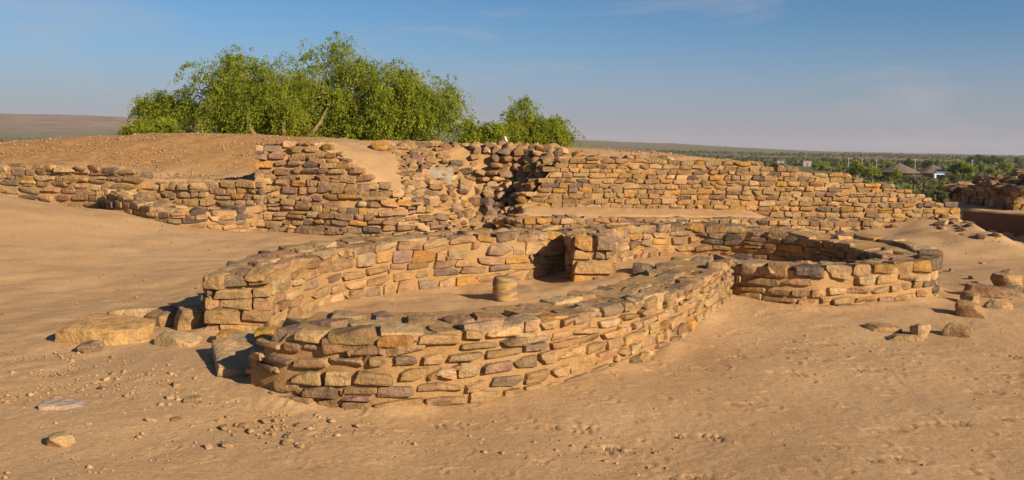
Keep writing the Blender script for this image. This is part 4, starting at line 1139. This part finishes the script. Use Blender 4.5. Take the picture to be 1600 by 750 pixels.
T_C = lob(26.0, [(-6.1, 2.7, 0.8, 0.8, -0.5), (-6.0, 3.4, 0.5, 0.5, -0.3), (-5.9, 2.1, 0.8, 0.35, -0.9), (-4.9, 2.5, 0.8, 0.6, -0.8), (-4.55, 4.4, 0.12, 0.16, 0.0), (-5.75, 4.25, 0.14, 0.14, 0.0), (-5.22, 4.72, 0.07, 0.16, 0.0), (-3.65, 3.85, 0.14, 0.16, 0.0), (-6.29, 3.32, 0.64, 0.6, -0.02), (-5.31, 3.79, 0.6, 0.65, 0.21), (-5.2, 4.40, 0.15, 0.28, 0.0), (-4.76, 4.08, 0.32, 0.36, 0.05), (-4.16, 3.3, 0.75, 0.72, -0.26), (-5.65, 2.69, 1.13, 0.86, 0.35), (-4.53, 2.38, 1.13, 0.71, 0.41), (-5.65, 2.04, 1.13, 0.41, 0.5)])
T_D = lob(25.0, [(-2.6, 3.55, 0.1, 0.14, 0.0), (-1.95, 3.22, 0.1, 0.1, 0.0), (-1.95, 2.8, 0.12, 0.14, 0.0), (-3.15, 3.19, 0.56, 0.6, 0.14), (-3.08, 3.70, 0.13, 0.22, 0.02), (-2.49, 2.88, 0.56, 0.6, -0.25), (-2.15, 3.18, 0.24, 0.2, 0.07), (-2.93, 2.34, 1.01, 0.65, 0.09), (-2.03, 2.18, 0.4, 0.47, -0.08), (-3.64, 1.97, 0.9, 0.36, -0.3)])
T_E = lob(24.5, [(-0.9, 1.81, 0.35, 0.28, 0.08), (-1.08, 2.02, 0.14, 0.16, 0.05), (-0.55, 1.92, 0.28, 0.22, 0.06)])
T_F = lob(25.0, [(0.0, 2.95, 0.12, 0.14, 0.0), (0.08, 2.72, 0.26, 0.2, 0.0), (0.42, 2.62, 0.16, 0.14, 0.0), (1.3, 2.18, 0.1, 0.1, 0.0), (-0.02, 2.35, 0.34, 0.30, 0.15), (0.51, 2.10, 0.56, 0.4, -0.06), (1.04, 2.10, 0.30, 0.26, 0.1), (-0.06, 1.9, 0.45, 0.29, -0.02), (0.75, 1.81, 0.65, 0.25, 0.28)])

def gz(x, y): return tz(x, y) - 0.05
tree('feathery_tree', 'small feathery green tree at the left end of the tree clump', (-9.7, 25.5, gz(-9.7, 25.5)), T_A, [[(-9.7, 25.5, gz(-9.7, 25.5)), (-9.8, 25.5, 1.7), (-9.9, 25.5, 2.3)]], 800, seed=11, L_=0.55, trunk_r=0.05)
tree('feathery_tree', 'broad feathery tree with pale trunks, left half of the tree clump', (-6.9, 24.6, gz(-6.9, 24.6)), T_B,
     [[(-6.85, 24.3, gz(-6.95, 24.3)), (-6.92, 24.2, 1.55), (-7.08, 24.0, 1.85), (-7.14, 23.95, 2.1), (-7.26, 24.2, 2.32), (-7.5, 25.0, 2.8)],
      [(-6.25, 24.4, gz(-6.25, 24.5)), (-6.27, 24.3, 1.7), (-6.24, 24.2, 1.95), (-6.30, 24.5, 2.15), (-6.5, 25.2, 2.6)]], 2900, seed=12, trunk_r=0.085)
tree('feathery_tree', 'tallest feathery tree with curved pale trunk in the middle of the clump', (-5.4, 25.0, gz(-5.4, 25.0)), T_C,
     [[(-5.80, 24.5, gz(-5.85, 24.7)), (-5.66, 24.4, 1.70), (-5.42, 24.2, 1.86), (-5.26, 24.2, 2.06), (-5.20, 24.5, 2.32), (-5.15, 25.6, 2.9)],
      [(-4.4, 25.2, gz(-4.4, 25.2)), (-4.36, 25.2, 1.96), (-4.43, 25.2, 2.32), (-4.57, 25.4, 2.85)]], 3300, seed=13, trunk_r=0.09)
tree('feathery_tree', 'feathery tree with drooping outer twigs at the right end of the clump', (-2.9, 25.0, gz(-2.9, 25.0)), T_D,
     [[(-2.9, 25.0, gz(-2.9, 25.0)), (-2.95, 25.0, 1.8), (-2.85, 25.0, 2.4), (-2.8, 25.0, 2.9)]], 2300, seed=14, trunk_r=0.08)
tree('shrub', 'low green shrub hugging the mound crest at far left', (-10.4, 24, gz(-10.4, 24)), lob(24, [(-10.12, 1.68, 0.62, 0.14, 0.22), (-10.75, 1.62, 0.4, 0.09, 0.0), (-9.5, 1.75, 0.4, 0.12, 0.0)]), [[(-10.4, 24, gz(-10.4, 24)), (-10.35, 24, 1.5), (-10.3, 24, 1.7)]], 700, seed=15, L_=0.25, droop=0.2, trunk_r=0.03, cat='shrub')
tree('shrub', 'small green shrub between the tree clump and the lone rounded tree', (-0.8, 24.5, gz(-0.8, 24.5)), T_E, [[(-0.8, 24.5, gz(-0.8, 24.5)), (-0.8, 24.5, 1.5), (-0.78, 24.5, 1.9)]], 500, seed=16, L_=0.4, trunk_r=0.03, cat='shrub')
tree('feathery_tree', 'lone rounded feathery tree rising behind the collapsed gap', (0.4, 25.0, gz(0.4, 25.0)), T_F, [[(0.4, 25, gz(0.4, 25)), (0.38, 25, 1.5), (0.3, 25, 2.1)]], 1250, seed=17, L_=0.5, trunk_r=0.05)

# scrap of white cloth caught in the shrub
V, F = [], []
for i in range(9):
    for k in range(5):
        u, w = i / 8, k / 4 - 0.5
        x = -0.29 + 0.18 * u + 0.07 * w * (1 - 0.7 * u); z = 1.76 - 0.20 * u ** 1.3 + 0.04 * math.sin(u * 7) * (1 - u) + 0.05 * w * (1 - u)
        V.append((x, 23.7 + 0.05 * math.sin(u * 5 + k * 1.3), z))
for i in range(8):
    for k in range(4): F.append((i * 5 + k, i * 5 + k + 1, i * 5 + k + 6, i * 5 + k + 5))
o = mesh_obj('cloth_scrap', V, F, M_WHITE)
so = o.modifiers.new('thick', 'SOLIDIFY'); so.thickness = 0.012
tag(o, 'small white scrap of cloth snagged in front of the lone rounded tree', 'cloth')

# ------------------------------------------------------------------ village below, right
VT = [(112.36, 326, -4.1, 3.8, 1.9), (89.76, 225, -3.7, 4.1, 2.3), (132.94, 317, -3.7, 3.4, 2.3), (91.06, 211, -4.1, 2.4, 1.8), (110.93, 243, -4.2, 2.6, 1.8), (170.01, 382, -3.7, 3.3, 2.2), (160.38, 341, -3.7, 4.2, 2.2),
      (113.06, 228, -3.1, 4.6, 2.8), (279.64, 540, -2.5, 5.5, 3.5), (299.06, 556, -1.9, 6.8, 4.0), (347.97, 614, -3.3, 4.4, 2.7), (183.69, 348, -3.9, 3.0, 2.0), (161.79, 301, -4.4, 2.2, 1.5), (198.17, 357, -3.9, 3.6, 2.1),
      (83.42, 186, -4.5, 2.7, 1.5), (101.7, 206, -4.6, 3.0, 1.3), (108.32, 212, -4.7, 1.8, 1.2), (62.92, 135, -4.8, 2.1, 1.2), (71.33, 147, -4.7, 2.1, 1.3), (61.93, 129, -5.0, 2.3, 0.9), (127.96, 344, -4.5, 3.0, 1.5), (109.82, 283, -4.5, 2.0, 1.4)]
KIND = {8: M_LEAF_DARK, 9: M_LEAF_DARK, 10: M_LEAF_DARK, 14: M_LEAF_DRY, 15: M_LEAF_OLIVE, 16: M_LEAF_OLIVE, 17: M_LEAF_OLIVE, 18: M_LEAF, 19: M_LEAF_OLIVE, 5: M_LEAF_DARK, 6: M_LEAF_DARK}
SPECIAL = {0: 'lone round tree beyond the tall wall, left of the other village trees', 20: 'small flat-topped tree second from the left among the village trees', 21: 'smallest tree just left of the wide green tree above the tall wall',
           1: 'wide green tree just above the stepping top of the tall wall', 2: 'tree behind and above the left thatched hut', 3: 'bushy green tree in front of the left thatched hut', 5: 'dark tree farther back between the two thatched huts',
           4: 'rounded green tree between the two thatched huts', 14: 'leafless brown bush left of the blue-topped gateway', 6: 'dark tree behind the hut with the gateway', 7: 'largest bright green village tree, just right of the blue-topped gateway',
           15: 'olive bush at the foot of the largest village tree', 16: 'small olive bush right of the largest village tree', 17: 'olive bush just beyond the low right end of the tall wall, leftmost of three', 18: 'bright green bush in front of the gateway',
           19: 'lowest olive bush beside the low right end of the tall wall', 8: 'dark tree left of the broad dark tree near the right edge', 9: 'broad dark tree standing highest on the plain at the right edge', 10: 'dark tree touching the right edge of the view on the plain',
           11: 'green tree right of the rightmost utility pole', 12: 'small green tree just above the dark ruined wall', 13: 'green tree below the broad dark tree at the right edge'}
rv = random.Random(77)
for i, (x, y, z, rx, rz) in enumerate(VT):
    g = tz(x, y)
    lobes = [(x, y, z, rx * 0.6, rx * 0.6, rz * 0.8)]
    for k in range(6):
        lobes.append((x + rv.uniform(-0.62, 0.62) * rx, y + rv.uniform(-0.5, 0.5) * rx, z + rv.uniform(-0.5, 0.55) * rz, rx * rv.uniform(0.28, 0.45), rx * 0.4, rz * rv.uniform(0.3, 0.5)))
    st = [[(x, y, g - 0.1), (x + 0.1, y, (g + z) / 2), (x, y, z)]]
    tree('village_tree', SPECIAL.get(i, 'leafy tree among the huts on the plain below'), (x, y, g - 0.1), lobes, st, 700, per=9, L_=rx * 0.24, leaf=rx * 0.13, droop=0.4, seed=300 + i,
         mat=KIND.get(i, M_LEAF), group=None if i in (0, 14) else 'trees among the huts on the plain', trunk_r=0.16)

def hut(label, x, y, w, eave, apex):
    g = tz(x, y) - 0.05
    root = empty('thatched_hut', (x, y, g))
    n = 10; V, F = [], []
    for k in range(n):
        a = 2 * math.pi * k / n; V += [(x + w * 0.40 * math.cos(a), y + w * 0.40 * math.sin(a), g), (x + w * 0.40 * math.cos(a), y + w * 0.40 * math.sin(a), eave + 0.25)]
    for k in range(n): F.append((2 * k, 2 * ((k + 1) % n), 2 * ((k + 1) % n) + 1, 2 * k + 1))
    mesh_obj('wall', V, F, plain_material('hut_mud', (0.34, 0.22, 0.14)), root, smooth=False)
    V, F = [], []
    prof = [(0.38, eave + 0.2), (0.5, eave), (0.5, eave + 0.18), (0.34, eave + (apex - eave) * 0.38), (0.16, eave + (apex - eave) * 0.74), (0.02, apex), (0.02, apex + 0.3), (0.0, apex + 0.35)]
    n = 16
    for r, z in prof:
        for k in range(n):
            a = 2 * math.pi * k / n; d = 1 + 0.03 * rv.uniform(-1, 1)
            V.append((x + w * r * d * math.cos(a), y + w * r * d * math.sin(a), z))
    for j in range(len(prof) - 1):
        for k in range(n): F.append((j * n + k, j * n + (k + 1) % n, (j + 1) * n + (k + 1) % n, (j + 1) * n + k))
    mesh_obj('thatched_roof', V, F, M_THATCH, root, smooth=False)
    tag(root, label, 'hut')
hut('round hut with grey-brown conical thatched roof, left of the two', 100.4, 232, 10.6, -3.8, -1.35)
hut('hut with conical thatched roof right behind the blue-topped gateway', 110.2, 234, 8.8, -3.95, -1.6)

def box(name, lo, hi, mat, parent):
    (a, b, c), (d, e, f) = lo, hi
    V = [(a, b, c), (d, b, c), (d, e, c), (a, e, c), (a, b, f), (d, b, f), (d, e, f), (a, e, f)]
    return mesh_obj(name, V, [(3, 2, 1, 0), (4, 5, 6, 7), (0, 1, 5, 4), (1, 2, 6, 5), (2, 3, 7, 6), (3, 0, 4, 7)], mat, parent, smooth=False)

g = tz(100.8, 210)
gate = empty('gateway', (100.8, 210, g))
tag(gate, 'white gateway with a blue signboard across its top, in front of the huts', 'gateway')
box('post', (99.3, 209.8, g - 0.1), (99.75, 210.3, -3.6), M_WHITE, gate)
box('post', (101.95, 209.8, g - 0.1), (102.3, 210.3, -3.6), M_WHITE, gate)
box('beam', (99.2, 209.75, -3.6), (102.5, 210.35, -3.3), M_WHITE, gate)
sb = box('signboard', (99.45, 209.7, -3.3), (102.6, 210.4, -2.85), M_BLUE, gate); sb['label'] = 'blue signboard'
box('base_slab', (98.9, 209.2, g - 0.1), (103.2, 210.9, g + 0.12), M_GREY, gate)

def cottage(label, x0, x1, y, ztop, col):
    g = tz(x0, y) - 0.1
    r = empty('cottage', ((x0 + x1) / 2, y, g))
    w = box('wall', (x0, y, g), (x1, y + 4, ztop), col, r)
    box('roof', (x0 - 0.2, y - 0.25, ztop), (x1 + 0.2, y + 4.2, ztop + 0.22), M_THATCH, r)
    d = box('door', (x0 + 0.4 * (x1 - x0), y - 0.05, g), (x0 + 0.4 * (x1 - x0) + 0.9, y + 0.02, g + 1.9), M_THATCH, r)
    tag(r, label, 'cottage')
M_PALE = plain_material('pale_limewash', (0.36, 0.32, 0.27), var=0.2)
cottage('tiny pale cottage on the plain, left of its twin', 124.2, 128.0, 420, -3.7, M_PALE)
cottage('tiny pale cottage on the plain, right of its twin', 136.6, 140.4, 420, -3.5, M_PALE)

for pi_, (x, y, h) in enumerate([(124.0, 330, 5.1), (129.0, 330, 5.0), (134.4, 330, 4.8), (169.8, 330, 5.3), (149.6, 332, 5.2)]):
    g = tz(x, y); V, F = [], []
    tube(V, F, [(x, y, g - 0.2), (x, y, g + h)], [0.16, 0.11], 8)
    r = empty('utility_pole', (x, y, g))
    mesh_obj('pole', V, F, M_GREY, r)
    box('crossarm', (x - 0.6, y - 0.06, g + h - 0.4), (x + 0.6, y + 0.06, g + h - 0.28), M_GREY, r)
    tag(r, 'thin grey utility pole on the plain, ' + ['leftmost of the five', 'second from left of the five', 'middle one of the five', 'rightmost of the five', 'fourth from left of the five'][pi_], 'pole', 'utility poles on the plain')

# ------------------------------------------------------------------ scrub over the plain
def scrub():
    r = np.random.default_rng(9)
    n = 15000
    t = r.uniform(0, 1, n)
    y = 125 * (2900 / 125.0) ** t
    x = y * r.uniform(-0.78, 0.78, n)
    x = np.where(r.uniform(0, 1, n) < 0.35, y * r.uniform(0.05, 0.64, n), x)
    dens = fbm(x * 0.006, y * 0.004, 71, 3) + 0.4 * sst(0.25, 0.45, x / y) * sst(600, 300, y)
    keep = dens > -0.35
    x, y = x[keep], y[keep]; n = len(x)
    z = terrain(x, y)
    s = r.uniform(0.5, 1.5, n) ** 1.5 * (1 + y / 1500.0)
    per = 9
    d = r.normal(size=(n, per, 3)); d /= np.linalg.norm(d, axis=-1, keepdims=True); d[..., 2] = np.abs(d[..., 2])
    pos = d * r.uniform(0.5, 1, (n, per, 1)) * s[:, None, None] * np.array([1.3, 1.3, 0.95])
    pos += np.stack([x, y, z], -1)[:, None]
    a = r.normal(size=(n, per, 3)); a /= np.linalg.norm(a, axis=-1, keepdims=True)
    b = np.cross(a, r.normal(size=(n, per, 3))); b /= np.linalg.norm(b, axis=-1, keepdims=True)
    k = s[:, None, None] * 0.46
    q = np.stack([pos - a * k, pos + b * k, pos + a * k, pos - b * k], -2).reshape(-1, 3)
    F = np.arange(len(q)).reshape(-1, 4)
    m = leaf_material('scrub_leaf', (0.07, 0.088, 0.026), (0.17, 0.16, 0.05), 0.35)
    tag(mesh_obj('scrub', q, F, m, smooth=False), 'scattered thorny scrub covering the plain', kind='stuff')
scrub()

# ------------------------------------------------------------------ far hills
RX = [-4500, -2400, -1725, -1510, -1296, -1080, -652, -190, 187, 337, 510, 639, 811, 962, 1300, 4500]
RZ = [30, 45, 66, 70, 64, 55, 36, 22, 18.5, 15, 14.5, 8, 2, -5, -7, -7]
xs = np.linspace(-4500, 2200, 330); ys = np.linspace(0, 1, 46)
X, T = np.meshgrid(xs, ys)
prof = np.interp(X, RX, RZ)
Yh = 1350 + T * 3300
rise = sst(0.0, 0.5, T) * sst(1.0, 0.6, T)
Z = -7 + (prof + 7) * rise * (1 + 0.06 * fbm(X * 0.004, Yh * 0.004, 90, 3)) * (Yh / 3000) ** 0.0 + 1.2 * fbm(X * 0.01, Yh * 0.01, 91, 3) * rise - 0.8 * (1 - rise)
idx = np.arange(X.size).reshape(X.shape)
F = np.stack([idx[:-1, :-1], idx[:-1, 1:], idx[1:, 1:], idx[1:, :-1]], -1).reshape(-1, 4)
def hill_material():
    m, N, L = new_mat('scrubby_hillside')
    out = N('ShaderNodeOutputMaterial'); b = N('ShaderNodeBsdfPrincipled'); b.inputs['Roughness'].default_value = 0.95; b.inputs['Specular IOR Level'].default_value = 0.05
    geo = N('ShaderNodeNewGeometry')
    n = N('ShaderNodeTexNoise'); n.inputs['Scale'].default_value = 0.012; n.inputs['Detail'].default_value = 10; n.inputs['Roughness'].default_value = 0.7
    L(geo.outputs['Position'], n.inputs['Vector'])
    r = N('ShaderNodeValToRGB'); ramp(r, [(0.36, (0.12, 0.11, 0.05)), (0.5, (0.25, 0.155, 0.09)), (0.66, (0.34, 0.21, 0.125))])
    L(n.outputs['Fac'], r.inputs[0])
    # scrub grows on the lower slopes
    sp = N('ShaderNodeSeparateXYZ'); L(geo.outputs['Position'], sp.inputs[0])
    mr = N('ShaderNodeMapRange'); mr.interpolation_type = 'SMOOTHSTEP'
    for k, v in zip(('From Min', 'From Max', 'To Min', 'To Max'), (22.0, 4.0, 0.0, 0.7)): mr.inputs[k].default_value = v
    L(sp.outputs['Z'], mr.inputs['Value'])
    n2 = N('ShaderNodeTexNoise'); n2.inputs['Scale'].default_value = 0.03; n2.inputs['Detail'].default_value = 8; n2.inputs['Roughness'].default_value = 0.75
    L(geo.outputs['Position'], n2.inputs['Vector'])
    r2 = N('ShaderNodeValToRGB'); ramp(r2, [(0.42, (0.09, 0.115, 0.035)), (0.52, (0.17, 0.15, 0.065)), (0.62, (0.30, 0.21, 0.11))])
    L(n2.outputs['Fac'], r2.inputs[0])
    mx = N('ShaderNodeMix'); mx.data_type = 'RGBA'
    L(mr.outputs[0], mx.inputs['Factor']); L(r.outputs[0], mx.inputs['A']); L(r2.outputs[0], mx.inputs['B'])
    L(mx.outputs['Result'], b.inputs['Base Color']); L(b.outputs[0], out.inputs[0])
    return m
tag(mesh_obj('hills', np.stack([X, Yh, Z], -1).reshape(-1, 3), F, hill_material()), 'long low brown hills on the horizon', kind='structure')

# ------------------------------------------------------------------ dusty air
def haze():
    lo, hi = (-9200, -2700, -10), (9200, 9200, 95)
    (a, b, c), (d, e, f) = lo, hi
    V = [(a, b, c), (d, b, c), (d, e, c), (a, e, c), (a, b, f), (d, b, f), (d, e, f), (a, e, f)]
    m, N, L = new_mat('dusty_air')
    out = N('ShaderNodeOutputMaterial'); v = N('ShaderNodeVolumePrincipled')
    v.inputs['Color'].default_value = (0.80, 0.78, 0.84, 1)
    v.inputs['Density'].default_value = 0.00011
    L(v.outputs[0], out.inputs['Volume'])
    o = mesh_obj('haze', V, [(3, 2, 1, 0), (4, 5, 6, 7), (0, 1, 5, 4), (1, 2, 6, 5), (2, 3, 7, 6), (3, 0, 4, 7)], m, smooth=False)
    tag(o, 'pale dusty air over the plain', kind='stuff')
haze()
print('STONES', {k: len(v) for k, v in COUNT.items()})
